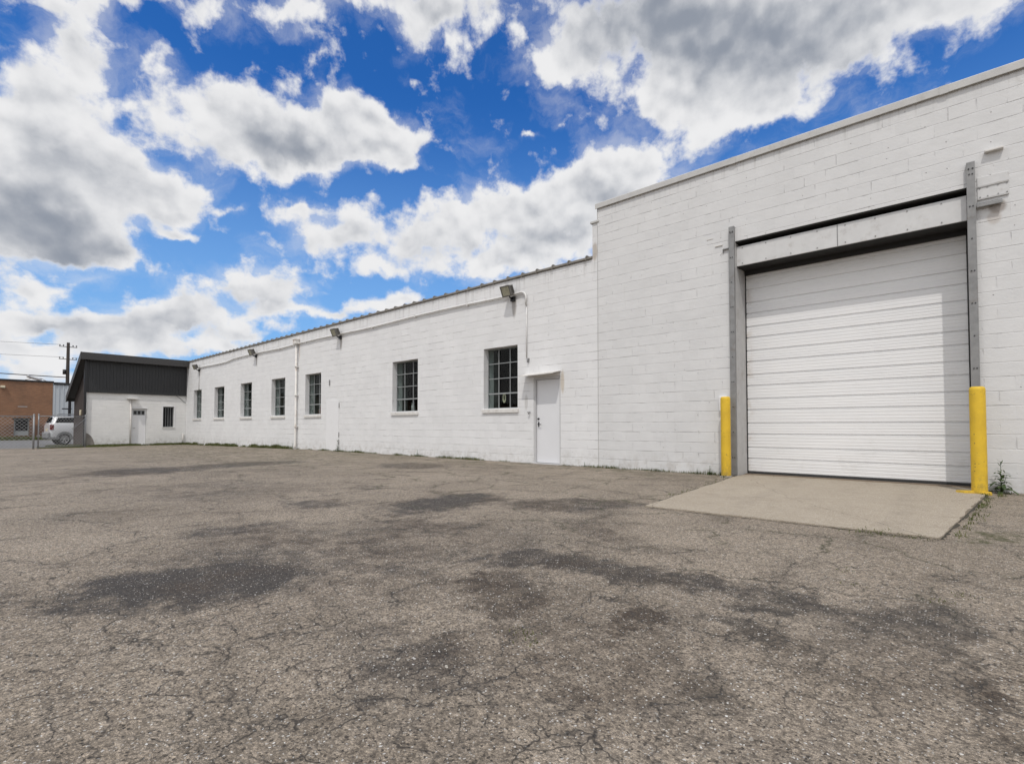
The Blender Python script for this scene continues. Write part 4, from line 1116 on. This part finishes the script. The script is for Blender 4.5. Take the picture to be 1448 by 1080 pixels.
f = MB(); f.box(-36.9, -36.7, -4.78, -4.7005, 1.55, 1.85, bev=.02); f.build('wall_lamp', M['cream'], AN)
f = MB(); f.box(-35.35, -35.23, -4.84, -4.73, -.2, 4.55); f.build('downspout', M['black'], AN)
# unpainted lower corner
f = MB(); pts = [(AX+.004,-4.69,-.2)]
for k in range(9):
    a = k/8; pts.append((AX+.004, -4.69+.36*math.sin(a*math.pi/2)*1.0 if k else -4.69, .58*math.cos(a*math.pi/2)+(-.2)*0+ -.18*a))
f.poly(pts[:1]+pts[1:]); f.build('bare_corner', M['tan'], AN)
f = MB(); f.box(AX-.16, AX-.11, -2.68, -2.01, -.13, 1.94); ad = f.build('door', M['patch'], AN)
f = MB(); f.box(AX-.11, AX-.105, -2.62, -2.07, 1.58, 1.86); f.build('glazing_panel', M['sash'], ad)
for i in range(3):
    a = -2.585+.185*i; f = MB(); f.box(AX-.105, AX-.10, a, a+.13, 1.63, 1.82); f.build('door_pane', M['black'], ad)
f = MB(); f.tube([(AX-.11,-2.60,.85), (AX-.06,-2.60,.85), (AX-.06,-2.52,.85)], .014, 8); f.build('handle', M['chrome'], ad)
f = MB(); f.box(AX+.003, AX+.03, -2.73, -1.96, 1.953, 2.02); f.build('door_head', M['patch'], AN)
f = MB(); f.box(AX-.16, AX-.12, -1.18, -.64, .90, 2.09); wn = f.build('window', M['sash'], AN)
f = MB(); f.box(AX-.12, AX-.115, -1.15, -.67, .93, 2.06); f.build('pane', M['dark'], wn)
for yy in (-1.03, -.91, -.79): f = MB(); f.box(AX-.115, AX-.105, yy-.008, yy+.008, .93, 2.06); f.build('glazing_bar', M['sash'], wn)
f = MB(); f.box(AX+.003, AX+.035, -1.23, -.59, .83, .885); f.build('sill', M['sill'], wn)
f = MB(); f.box(AX+.003, AX+.018, -1.25, -1.195, .889, 2.16); f.box(AX+.003, AX+.018, -.625, -.57, .889, 2.16); f.box(AX+.003, AX+.018, -1.195, -.625, 2.105, 2.16); f.build('casing', M['patch'], wn)
f = MB(); f.tube([(AX+.06,-2.76,-.15), (AX+.06,-2.76,2.46)], .038, 10); vp = f.build('vent_pipe', M['pipe'], AN)
f = MB(); f.box(AX+.003, AX+.30, -2.93, -2.47, 2.47, 2.53, bev=.01); f.build('small_hood', M['sill'], AN)
f = MB(); f.tube([(AX+.10,-.55,2.76), (AX+.06,-.35,2.62), (AX+.05,-.15,2.42), (AX+.05,-.05,2.35)], .012, 6); f.build('loose_cable', M['wire'], AN)
f = MB(); f.tube([(AX+.05,-.16,-.14), (AX+.05,-.16,.5)], .03, 8); f.build('corner_pipe', M['pipe'], AN)

# ------------------------------------------------------------------ brick building across the street
BX = -61.0; BY = -3.26; BT = 4.98
BB = thing('brick_building', 'tan brick building with pale ribbed metal end across the street beyond the fence', 'building', (0,0,0))
f = MB(); f.wall(-60, BY, -.6, BT-.15, BX, BX-.35, [(-5.7,-4.75,.15,1.55), (-8.4,-6.62,-.19,3.1)], axis='y'); f.build('wall', M['orange_brick'], BB)
f = MB(); f.box(BX-14, BX-.36, -60, 30, -.6, BT-.25); f.build('rear_wall', M['orange_brick'], BB)
f = MB()
y = BY
f.box(BX-.12, BX-.03, BY+.001, 30, -.6, BT-.20)
while y < 6: f.box(BX-.03, BX+.02, y+.05, y+.14, -.6, BT-.20); y += .30
f.build('metal_siding', M['metal_siding'], BB)
f = MB(); f.box(BX-.5, BX+.07, -60.1, BY+.05, BT-.148, BT); f.box(BX-.5, BX+.07, BY+.051, 30, BT-.30, BT-.10); f.build('parapet_cap', M['black'], BB)
f = MB(); f.box(BX-.22, BX-.14, -5.69, -4.76, .16, 1.54); wn = f.build('window', M['sash'], BB)
f = MB(); f.box(BX-.14, BX-.13, -5.62, -4.83, .55, 1.48); f.build('pane', M['dark'], wn)
f = MB(); f.box(BX+.003, BX+.10, -5.8, -4.65, 1.55, 1.67); f.build('window_hood', M['soffit'], wn)
f = MB(); f.box(BX-.22, BX-.14, -8.39, -6.63, -.18, 3.09); f.build('door', M['soffit'], BB)
f = MB(); pts = [(BX-1.2,-4.0,BT-.2), (BX-1.2,-4.0,BT+.15)]
for k in range(1, 7): pts.append((BX-1.2, -4.0-.9*math.sin(k/6*1.3), BT+.15+.32*(k/6)))
f.tube(pts, .11, 10); f.build('roof_pipe', M['rustpipe'], BB)
f = MB(); f.tube([(BX-1.5,-3.5,BT-.2), (BX-1.5,-3.5,BT+.05), (BX-1.5,-3.9,BT+.28), (BX-1.5,-4.5,BT+.30), (BX-1.5,-4.95,BT+.12), (BX-1.5,-5.1,BT-.2)], .035, 8); f.build('roof_pipe', M['rustpipe'], BB)
f = MB(); f.box(BX+.003, BX+.2, -6.6, -6.3, 4.2, 4.4, bev=.03); f.build('wall_lamp', M['cream'], BB)
f = MB(); f.box(BX-.003, BX+.012, -5.5, -4.9, 2.62, 2.68); f.build('metal_strip', M['rustpipe'], BB)

f = MB(); f.box(-.075, .075, -.075, .075, -.3, 3.0, bev=.01)
SP = thing('steel_post', 'dark square post standing behind the parked car beside the annex eave', 'post', (-46.0,-4.02,-.2))
f.build('shaft', M['black'], SP); f = MB(); f.box(-.11, .11, -.11, .11, -.02, .04); f.build('base_plate', M['black'], SP)
f = MB(); f.box(-.05, .05, -.40, .10, 2.3, 2.38); f.build('bracket', M['black'], SP)
# ------------------------------------------------------------------ utility pole and its lines
PX, PY = -70.0, -1.16
UP = thing('utility_pole', 'dark timber utility pole with two short crossarms rising behind the annex roof', 'pole', (PX, PY, -.2))
f = MB(); f.tube([(0,0,-.3), (0,0,9.9)], [.19,.13], 10); f.build('pole', M['wood'], UP)
for zc in (9.45, 8.15):
    f = MB(); f.box(-.04, .04, -.72, .72, zc-.03, zc+.03); a = f.build('crossarm', M['wood'], UP)
    for yy in (-.66, -.38, .38, .66):
        f = MB(); f.tube([(0,yy,zc+.04), (0,yy,zc+.10), (0,yy,zc+.12), (0,yy,zc+.17), (0,yy,zc+.21)], [.02,.03,.065,.06,.02], 8); f.build('insulator', M['black'], a)
f = MB(); f.tube([(.05,-.28,6.55), (.05,-.28,7.05)], .13, 10); f.box(-.02,.08,-.28,0,6.8,6.86); f.build('switch_box', M['black'], UP)
def cable(y0, z0, y1, z1, sag, r, label, xo=0.0, x1=None):
    f = MB(); pts = []
    for k in range(25):
        t = k/24; pts.append((PX+xo+((x1-PX) if x1 is not None else 0)*t, y0+(y1-y0)*t, z0+(z1-z0)*t-4*sag*t*(1-t)))
    f.tube(pts, r, 5); tag(f.build('overhead_wire', M['wire']), label, 'wire', 'overhead wires on the utility pole')
cable(PY-.66, 9.43, -42, 9.3, .55, .014, 'thin topmost wire leaving the utility pole to the left')
cable(PY-.38, 8.14, -42, 8.4, .50, .014, 'thin wire leaving the lower crossarm of the utility pole')
cable(PY-.1, 6.05, -42, 7.9, .40, .045, 'thick black cable sagging from the middle of the utility pole')
cable(PY-.1, 5.5, -42, 5.6, .30, .014, 'thin lowest wire just above the brick building roof')
cable(PY+.38, 8.14, 40, 8.4, .5, .014, 'thin wire leaving the utility pole to the right behind the annex roof')

# ------------------------------------------------------------------ parked car
def silver_paint():
    m, nt, bs = material('white_car_paint'); bs.inputs['Base Color'].default_value = (.60,.61,.63,1); bs.inputs['Roughness'].default_value = .3
    bs.inputs['Coat Weight'].default_value = .6; return m
M['carpaint'] = silver_paint()
M['cladding'] = simple('grey_cladding', (.20,.205,.21), .55, var=.08)
M['tyre'] = simple('tyre_rubber', (.022,.022,.023), .85)
M['rim'] = simple('alloy_rim', (.42,.42,.43), .35, .6)
M['red'] = simple('tail_lamp_red', (.16,.006,.008), .25)
hx, hy = -.045, .999
CAR = thing('parked_car', 'silver white sport utility car parked on the street behind the chain link gate', 'car', (-42.05,-3.76,-.2), math.atan2(hy, hx)); CAR.scale = (.86, 1, 1)
def loft(stations, closed=True):
    f = MB(); n = len(stations[0][1]); b = 0
    for x, ring in stations:
        for (y, z) in ring: f.v.append((x, y, z))
    for i in range(len(stations)-1):
        for k in range(n):
            j = (k+1) % n
            f.f.append((i*n+k, i*n+j, (i+1)*n+j, (i+1)*n+k)); f.smooth.append(True)
    f.f.append(tuple(range(n))); f.f.append(tuple((len(stations)-1)*n+k for k in range(n))); f.smooth += [False, False]
    return f
def ring(w, z0, z1, zb, top=None):
    # half section: sill, flank, belt ; optional roof
    pts = [(w*.90, z0), (w*.985, z0+.12), (w, (z0+zb)/2), (w*.985, zb-.06), (w*.93, zb)]
    if top: pts += [(w*.76, top-.07), (w*.68, top-.01)]; 
    else: pts += [(w*.90, zb+.012), (w*.80, zb+.03)]
    return pts + [(-y, z) for y, z in reversed(pts)]
S_ = [(-2.12, ring(.80,.42,0,1.20,None)), (-2.05, ring(.88,.38,0,1.30,1.36)), (-1.90, ring(.91,.35,0,1.33,1.70)), (-1.70, ring(.92,.35,0,1.33,1.78)), (-.6, ring(.92,.33,0,1.32,1.82)), (.25, ring(.92,.33,0,1.30,1.80)),
      (.62, ring(.92,.33,0,1.28,1.66)), (1.15, ring(.91,.33,0,1.22,1.24)), (1.95, ring(.88,.36,0,1.10,None)), (2.25, ring(.78,.42,0,.95,None))]
loft(S_).build('body', M['carpaint'], CAR)
for sgn in (-1, 1):
    f = MB()
    def gp(x, z, top, off=.006):
        w0, z0, w1, z1 = .92*.93, 1.33, .92*.76, top-.07
        t = (z-z0)/(z1-z0); return (x, sgn*(w0+(w1-w0)*t+off+.004), z)
    f.quad(gp(-1.84,1.36,1.75), gp(-.62,1.36,1.82), gp(-.62,1.69,1.82), gp(-1.66,1.67,1.79)); f.build('side_window', M['carglass'], CAR, fix=False)
    f = MB(); f.quad(gp(-.56,1.36,1.82), gp(.22,1.35,1.80), gp(.18,1.67,1.80), gp(-.56,1.68,1.82)); f.build('side_window', M['carglass'], CAR, fix=False)
    f = MB(); f.box(-2.12, -1.90, sgn*.885-.035, sgn*.885+.035, .92, 1.24, bev=.02); f.build('tail_light', M['red'], CAR)
    f = MB(); f.box(-2.13, 2.2, sgn*.915-.03, sgn*.915+.03, .34, .50, bev=.02); f.build('sill_cladding', M['cladding'], CAR)
    f = MB(); f.tube([(-1.7,sgn*.66,1.84), (-1.6,sgn*.66,1.885), (.15,sgn*.66,1.885), (.25,sgn*.66,1.83)], .022, 8); f.build('roof_rail', M['cladding'], CAR)
    f = MB(); f.box(-.82, -.64, sgn*.935-.015, sgn*.935+.015, 1.12, 1.17, bev=.01); f.build('door_handle', M['black'], CAR)
    f = MB(); f.box(.30, .48, sgn*1.0-.10, sgn*1.0+.10, 1.22, 1.42, bev=.04); f.build('side_mirror', M['black'], CAR)
    f = MB(); f.box(2.05, 2.26, sgn*.66-.14, sgn*.66+.14, .78, .95, bev=.03); f.build('headlight', M['rim'], CAR)
f = MB(); f.quad((-2.065,-.70,1.37),(-2.065,.70,1.37),(-1.925,.60,1.69),(-1.925,-.60,1.69)); f.build('rear_window', M['carglass'], CAR, fix=False)
f = MB(); f.box(-2.24, -2.0, -.86, .86, .40, .78, bev=.06); f.build('rear_bumper', M['cladding'], CAR)
f = MB(); f.box(-2.142, -2.10, -.26, .26, .86, 1.0); f.build('number_plate', M['cream'], CAR)
for wx in (-1.33, 1.33):
    for sgn in (-1, 1):
        f = MB(); cy = sgn*.84
        n = 28
        # dark arch, tyre as a lathe about Y
        def latheY(f, prof, n=28):
            b = len(f.v)
            for rr, yy in prof:
                for k in range(n):
                    a = 2*math.pi*k/n; f.v.append((wx+rr*math.cos(a), yy, .355+rr*math.sin(a)))
            for i in range(len(prof)-1):
                for k in range(n):
                    f.f.append((b+i*n+k, b+i*n+(k+1)%n, b+(i+1)*n+(k+1)%n, b+(i+1)*n+k)); f.smooth.append(True)
        s = sgn
        latheY(f, [(.22, cy-s*.10), (.33, cy-s*.10), (.355, cy-s*.06), (.355, cy+s*.06), (.33, cy+s*.10), (.235, cy+s*.11)])
        t = f.build('wheel', M['tyre'], CAR)
        f = MB(); latheY(f, [(.235, cy+s*.105), (.225, cy+s*.06), (.0, cy+s*.055)])
        f.build('hub_back', M['black'], t)
        f = MB()
        for k in range(6):
            a = 2*math.pi*k/6; m = Matrix.Translation((wx, cy+s*.085, .355)) @ Matrix.Rotation(a, 4, 'Y')
            f.box(.02, .225, -.015, .015, -.032, .032, m=m)
        latheY(f, [(.236, cy+s*.112), (.215, cy+s*.112), (.205, cy+s*.08)]); latheY(f, [(.06, cy+s*.08), (.06, cy+s*.105), (.0, cy+s*.11)])
        f.build('rim', M['rim'], t)
        f = MB()
        for k in range(13):
            a0 = math.pi*(k/13)-.02; a1 = math.pi*((k+1)/13)-.02
            P = lambda a, r_, y_: (wx+r_*math.cos(a), y_, .355+r_*math.sin(a))
            f.quad(P(a0,.37,s*.935), P(a1,.37,s*.935), P(a1,.47,s*.935), P(a0,.47,s*.935)); f.quad(P(a0,.37,s*.935), P(a1,.37,s*.935), P(a1,.37,s*.80), P(a0,.37,s*.80))
            f.quad(P(a0,.47,s*.935), P(a1,.47,s*.935), P(a1,.47,s*.88), P(a0,.47,s*.88)); f.quad(P(a0,.0,s*.925), P(a1,.0,s*.925), P(a1,.37,s*.925), P(a0,.37,s*.925))
        f.build('wheel_arch', M['cladding'] if True else None, CAR, fix=False)

# ------------------------------------------------------------------ chain link fence and gate
FH = 1.58
M['mesh_wire'] = simple('zinc_wire', (.34,.345,.35), .5, .2, var=.15)
def wire_panel(p0, p1, zb, zt, name, parent, step=.11, r=.0055):
    f = MB(); p0, p1 = Vector(p0), Vector(p1); L = (p1-p0).length; u = (p1-p0)/L; H = zt-zb
    def P(s, h): q = p0+u*s; return Vector((q.x, q.y, zb+h))
    k = -H
    while k < L:
        for sg in (1, -1):
            a0, a1 = max(0.0, k), min(L, k+H)
            if a1-a0 < .02: continue
            h0, h1 = (a0-k), (a1-k)
            if sg < 0: h0, h1 = H-h0, H-h1
            f.tube([P(a0,h0), P(a1,h1)], r, 3, cap=False)
        k += step*1.414
    return f.build(name, M['mesh_wire'], parent, fix=False)
FE = thing('chain_link_fence', 'galvanised chain link fence running left from the gate posts', 'fence', (0,0,0))
pA, pB = (-32.45,-7.02), (-33.2,-17.0)
for (x, y, rr) in ((-32.45,-7.02,.036), (-32.65,-9.7,.026), (-32.85,-12.4,.026), (-33.05,-15.1,.026)):
    f = MB(); f.tube([(x,y,-.35), (x,y,FH-.13)], rr, 10); f.lathe([(rr+.008,FH-.14),(rr+.008,FH-.10),(0,FH-.06)], x, y, 10); f.build('post', M['galv'], FE)
f = MB(); f.tube([(pA[0],pA[1],FH-.18), (pB[0],pB[1],FH-.18)], .022, 8); f.build('top_rail', M['galv'], FE)
wire_panel((pA[0],pA[1],0), (pB[0],pB[1],0), -.12, FH-.18, 'wire_mesh', FE)
GT = thing('chain_link_gate', 'closed chain link gate with a slanting brace between the street post and the annex', 'gate', (0,0,0))
gA, gB = (-32.55,-6.85), (-33.85,-4.95)
for (x, y), rr in ((gA,.026), (gB,.034)):
    f = MB(); f.tube([(x,y,-.28), (x,y,FH-.10)], rr, 10); f.lathe([(rr+.008,FH-.12),(rr+.008,FH-.08),(0,FH-.04)], x, y, 10); f.build('post', M['galv'], GT)
f = MB(); f.tube([(gA[0],gA[1],FH-.16), (gB[0],gB[1],FH-.14)], .021, 8); f.build('top_rail', M['galv'], GT)
f = MB(); f.tube([(gA[0],gA[1],-.05), (gB[0],gB[1],-.06)], .017, 8); f.build('bottom_rail', M['galv'], GT)
f = MB(); f.tube([(gB[0],gB[1],FH-.26), (gB[0]+.30*1.3,gB[1]-.30*1.9,FH-.26-.52)], .016, 8); f.build('brace', M['galv'], GT)
f = MB(); f.box(gA[0]-.05, gA[0]+.05, gA[1]-.06, gA[1]+.06, .42, .52, bev=.01); f.build('latch', M['steel'], GT)
wire_panel((gA[0],gA[1],0), (gB[0],gB[1],0), -.06, FH-.16, 'wire_mesh', GT)

# ------------------------------------------------------------------ grass, moss and weeds
def blade(f, x, y, z, h, w, a, lean):
    dx, dy = math.cos(a), math.sin(a); lx, ly = -dy*lean, dx*lean
    b0 = (x-dx*w/2, y-dy*w/2, z); b1 = (x+dx*w/2, y+dy*w/2, z)
    m0 = (x-dx*w*.36+lx*.35*h, y-dy*w*.36+ly*.35*h, z+h*.55); m1 = (x+dx*w*.36+lx*.35*h, y+dy*w*.36+ly*.35*h, z+h*.55)
    t = (x+lx*h, y+ly*h, z+h*.95)
    f.quad(b0, b1, m1, m0); f.tri(m0, m1, t)
rg = random.Random(21)
def lumpy(s, seed):
    return .5+.5*math.sin(s*1.7+seed)*math.sin(s*.61+seed*2.3)+.3*math.sin(s*5.3+seed*.7)
f = MB()
def strip(p0, p1, n, hmin, hmax, spread, seed, wid=.008, thr=.25):
    for _ in range(n):
        t = rg.random(); s = t*math.hypot(p1[0]-p0[0], p1[1]-p0[1])
        d = lumpy(s, seed)
        if d < thr or rg.random() > d: continue
        x = p0[0]+(p1[0]-p0[0])*t+rg.uniform(-spread, spread)*.5; y = p0[1]+(p1[1]-p0[1])*t-abs(rg.gauss(0, spread*.5))
        blade(f, x, y, gz(x)-.005, rg.uniform(hmin, hmax)*(.5+.6*d), wid*rg.uniform(.6,1.5), rg.uniform(0,6.28), rg.uniform(-.9,.9))
strip((-6.2,-.02), (-3.4,-.02), 800, .03, .09, .06, 1.0)
strip((.15,-.03), (7,-.03), 1100, .03, .10, .07, 2.1)
strip((-20.8,-.01), (-8.2,-.01), 3600, .03, .10, .08, 3.3, .010)
strip((-7.2,-.01), (-6.2,-.01), 250, .02, .07, .06, 4.1)
strip((-35.3,-.03), (-20.8,-.03), 9000, .05, .20, .20, 5.2, .018, .15)
for _ in range(9000):   # verge at the foot of the annex
    y = rg.uniform(-6.3, -.1); x = -35.33+abs(rg.gauss(0, .55 if y < -4 else .33)); 
    if y < -4.75: x -= rg.uniform(0, 1.0)
    if math.sin(x*3.1)*math.sin(y*2.3) < -.5: continue
    blade(f, x, y, gz(x)-.005, rg.uniform(.05,.16), .018*rg.uniform(.6,1.5), rg.uniform(0,6.28), rg.uniform(-.9,.9))
for _ in range(5000):   # patchy turf by the gate
    x = rg.uniform(-35.2,-33.0); y = rg.uniform(-6.7,-3.6)
    if math.sin(x*4.1+y*1.3)*math.sin(y*3.3-x) < -.25 or rg.random() > (x+33.0)/-1.6+.15: continue
    blade(f, x, y, gz(x)-.005, rg.uniform(.03,.09), .018*rg.uniform(.6,1.5), rg.uniform(0,6.28), rg.uniform(-1.2,1.2))
for _ in range(7000):   # long grass by the brick building
    x = rg.uniform(-60.9,-58.2); y = rg.uniform(-12,4); blade(f, x, y, -.2, rg.uniform(.12,.42), .03*rg.uniform(.6,1.6), rg.uniform(0,6.28), rg.uniform(-.7,.7))
# along the right and front edges of the concrete apron
def edge_tufts(p0, p1, clumps, n, hmin, hmax, off):
    for c in range(clumps):
        t = (c+rg.uniform(.1,.9))/clumps; cx = p0[0]+(p1[0]-p0[0])*t; cy = p0[1]+(p1[1]-p0[1])*t; big = rg.uniform(.45,1.3)
        for _ in range(int(n*big)):
            x = cx+abs(rg.gauss(0,off*big)) if off > 0 else cx+rg.gauss(0,.05); y = cy+rg.gauss(0,.075*big)
            blade(f, x, y, -.004, rg.uniform(hmin,hmax)*big, .007*rg.uniform(.7,1.6), rg.uniform(0,6.28), rg.uniform(-1.6,1.6))
edge_tufts((.20,-.75), (-.10,-4.42), 15, 26, .012, .045, .05)
edge_tufts((-.20,-4.50), (-.95,-4.54), 5, 26, .015, .04, .0)
edge_tufts((-3.20,-.30), (-2.88,-3.9), 14, 16, .012, .032, -.0)
edge_tufts((-3.42,-.14), (-3.30,-.42), 3, 60, .02, .06, .03)
edge_tufts((.05,-.62), (.32,-.56), 3, 40, .015, .05, .03)
for (cx, cy) in ((-1.50,-8.18), (-1.42,-8.22), (-.62,-6.05), (-.50,-6.35), (-.12,-6.4), (-.02,-6.2)):
    for _ in range(24): blade(f, cx+rg.gauss(0,.035), cy+rg.gauss(0,.035), -.003, rg.uniform(.006,.018), .006, rg.uniform(0,6.28), rg.uniform(-1.6,1.6))
tag(f.build('grass', M['grass'], fix=False), 'short grass growing along the foot of the walls and slab', 'grass', kind='stuff')

def leaf(f, base, ang, ln, w, rise, droop):
    dx, dy = math.cos(ang), math.sin(ang); px, py = -dy, dx; prev = None
    for k in range(6):
        t = k/5; ww = w*math.sin(math.pi*min(1, t*.92+.08))**.8*(1+.25*(-1)**k)
        c = Vector(base)+Vector((dx*ln*t, dy*ln*t, rise*ln*t-droop*ln*t*t))
        a, b = (c.x-px*ww/2, c.y-py*ww/2, c.z+.12*ww), (c.x+px*ww/2, c.y+py*ww/2, c.z+.12*ww)
        if prev:
            f.quad(prev[0], prev[2], tuple(c), a); f.quad(prev[2], prev[1], b, tuple(c))
        prev = (a, b, tuple(c))
def weed(name, x, y, h, label, n=16, seed=1, spread=1.0, stalks=1):
    rr = random.Random(seed); t = thing(name, label, 'weed', (x, y, gz(x)), 0, 'weeds growing against the warehouse wall')
    f = MB()
    for s in range(stalks):
        ang = rr.uniform(0,6.28); lx, ly = .16*h*math.cos(ang)*(s > 0), .16*h*math.sin(ang)*(s > 0)*.4; hh = h*(1 if s == 0 else rr.uniform(.45,.8))
        f.tube([(0,0,-.01), (lx*.5,ly*.5,hh*.5), (lx,ly,hh)], [.007,.005,.002], 6)
    f.build('stalk', M['weed'], t)
    f = MB()
    for i in range(n):
        q = i/n; z = h*.78*q**1.2; ln = (.30-.20*q)*h*1.25*spread*rr.uniform(.75,1.2)
        leaf(f, (0,0,z), i*2.4+rr.uniform(-.3,.3), ln, ln*.38, .95-.3*(1-q)+rr.uniform(-.2,.3), .75+rr.uniform(-.1,.4))
    for i in range(5): leaf(f, (0,0,h*.80+.04*h*i), i*2.4, .10*h, .03*h, 1.4, .1)
    f.build('leaves', M['weed'], t, fix=False)
weed('thistle', .355, -.16, .44, 'tall leafy thistle beside the yellow bollard with painted footing', 26, 4, 1.25, 2)
weed('weed', -3.44, -.12, .21, 'small leafy weed tucked behind the bollard left of the overhead door', 12, 5, 1.3)
weed('weed', -3.68, -.09, .17, 'bushy weed at the wall a step left of the left bollard, larger of its pair', 14, 6, 1.4)
weed('weed', -3.93, -.08, .11, 'low weed at the wall left of the left bollard, smallest of the row', 9, 7, 1.4)
weed('weed', -17.5, -.07, .42, 'upright weed at the right foot of the sealed doorway', 16, 8, .8, 2)
weed('weed', -12.72, -.07, .20, 'grassy weed at the wall below the lone middle window', 14, 9, 1.2, 2)
weed('weed', -6.55, -.07, .11, 'tiny weed at the wall just right of the entry door', 9, 10, 1.3)
weed('weed', -35.1, -.25, .30, 'dark weed in the corner between warehouse and annex', 14, 12, 1.1, 2)
weed('weed', -20.95, -.16, .22, 'weed at the foot of the downspout', 12, 13, 1.2)

# loose stones lying on the asphalt near the viewer
f = MB(); rs = random.Random(9)
for _ in range(2600):
    d = 1.2+rs.random()**1.5*9; u_ = rs.uniform(-1.05,1.05)
    x = d*(-COS_T+u_*SIN_T); y = -9.94+d*(SIN_T+u_*COS_T)
    if y > -.1 or (-3.2 < x < .2 and y > -4.6): continue
    s = rs.uniform(.0018,.0045)*(1.6 if rs.random() < .06 else 1); a = rs.uniform(0,6.28); ca, sa = math.cos(a), math.sin(a)
    P = [(s*1.3,0),(s*.3,s*.9),(-s,s*.5),(-s*.9,-s*.6),(s*.4,-s*.8)]
    P = [(x+ca*p-sa*q, y+sa*p+ca*q) for p, q in P]
    b = [(p, q, -.001) for p, q in P]; tp = [((p-x)*.6+x, (q-y)*.6+y, s*.9) for p, q in P]
    for i in range(5): f.quad(b[i], b[(i+1)%5], tp[(i+1)%5], tp[i])
    f.poly(tp)
M['stone'] = simple('loose_stone', (.36,.335,.30), .85, var=.4, scale=40)
tag(f.build('gravel', M['stone'], fix=False), 'small pale loose stones scattered on the asphalt', 'gravel', kind='stuff')
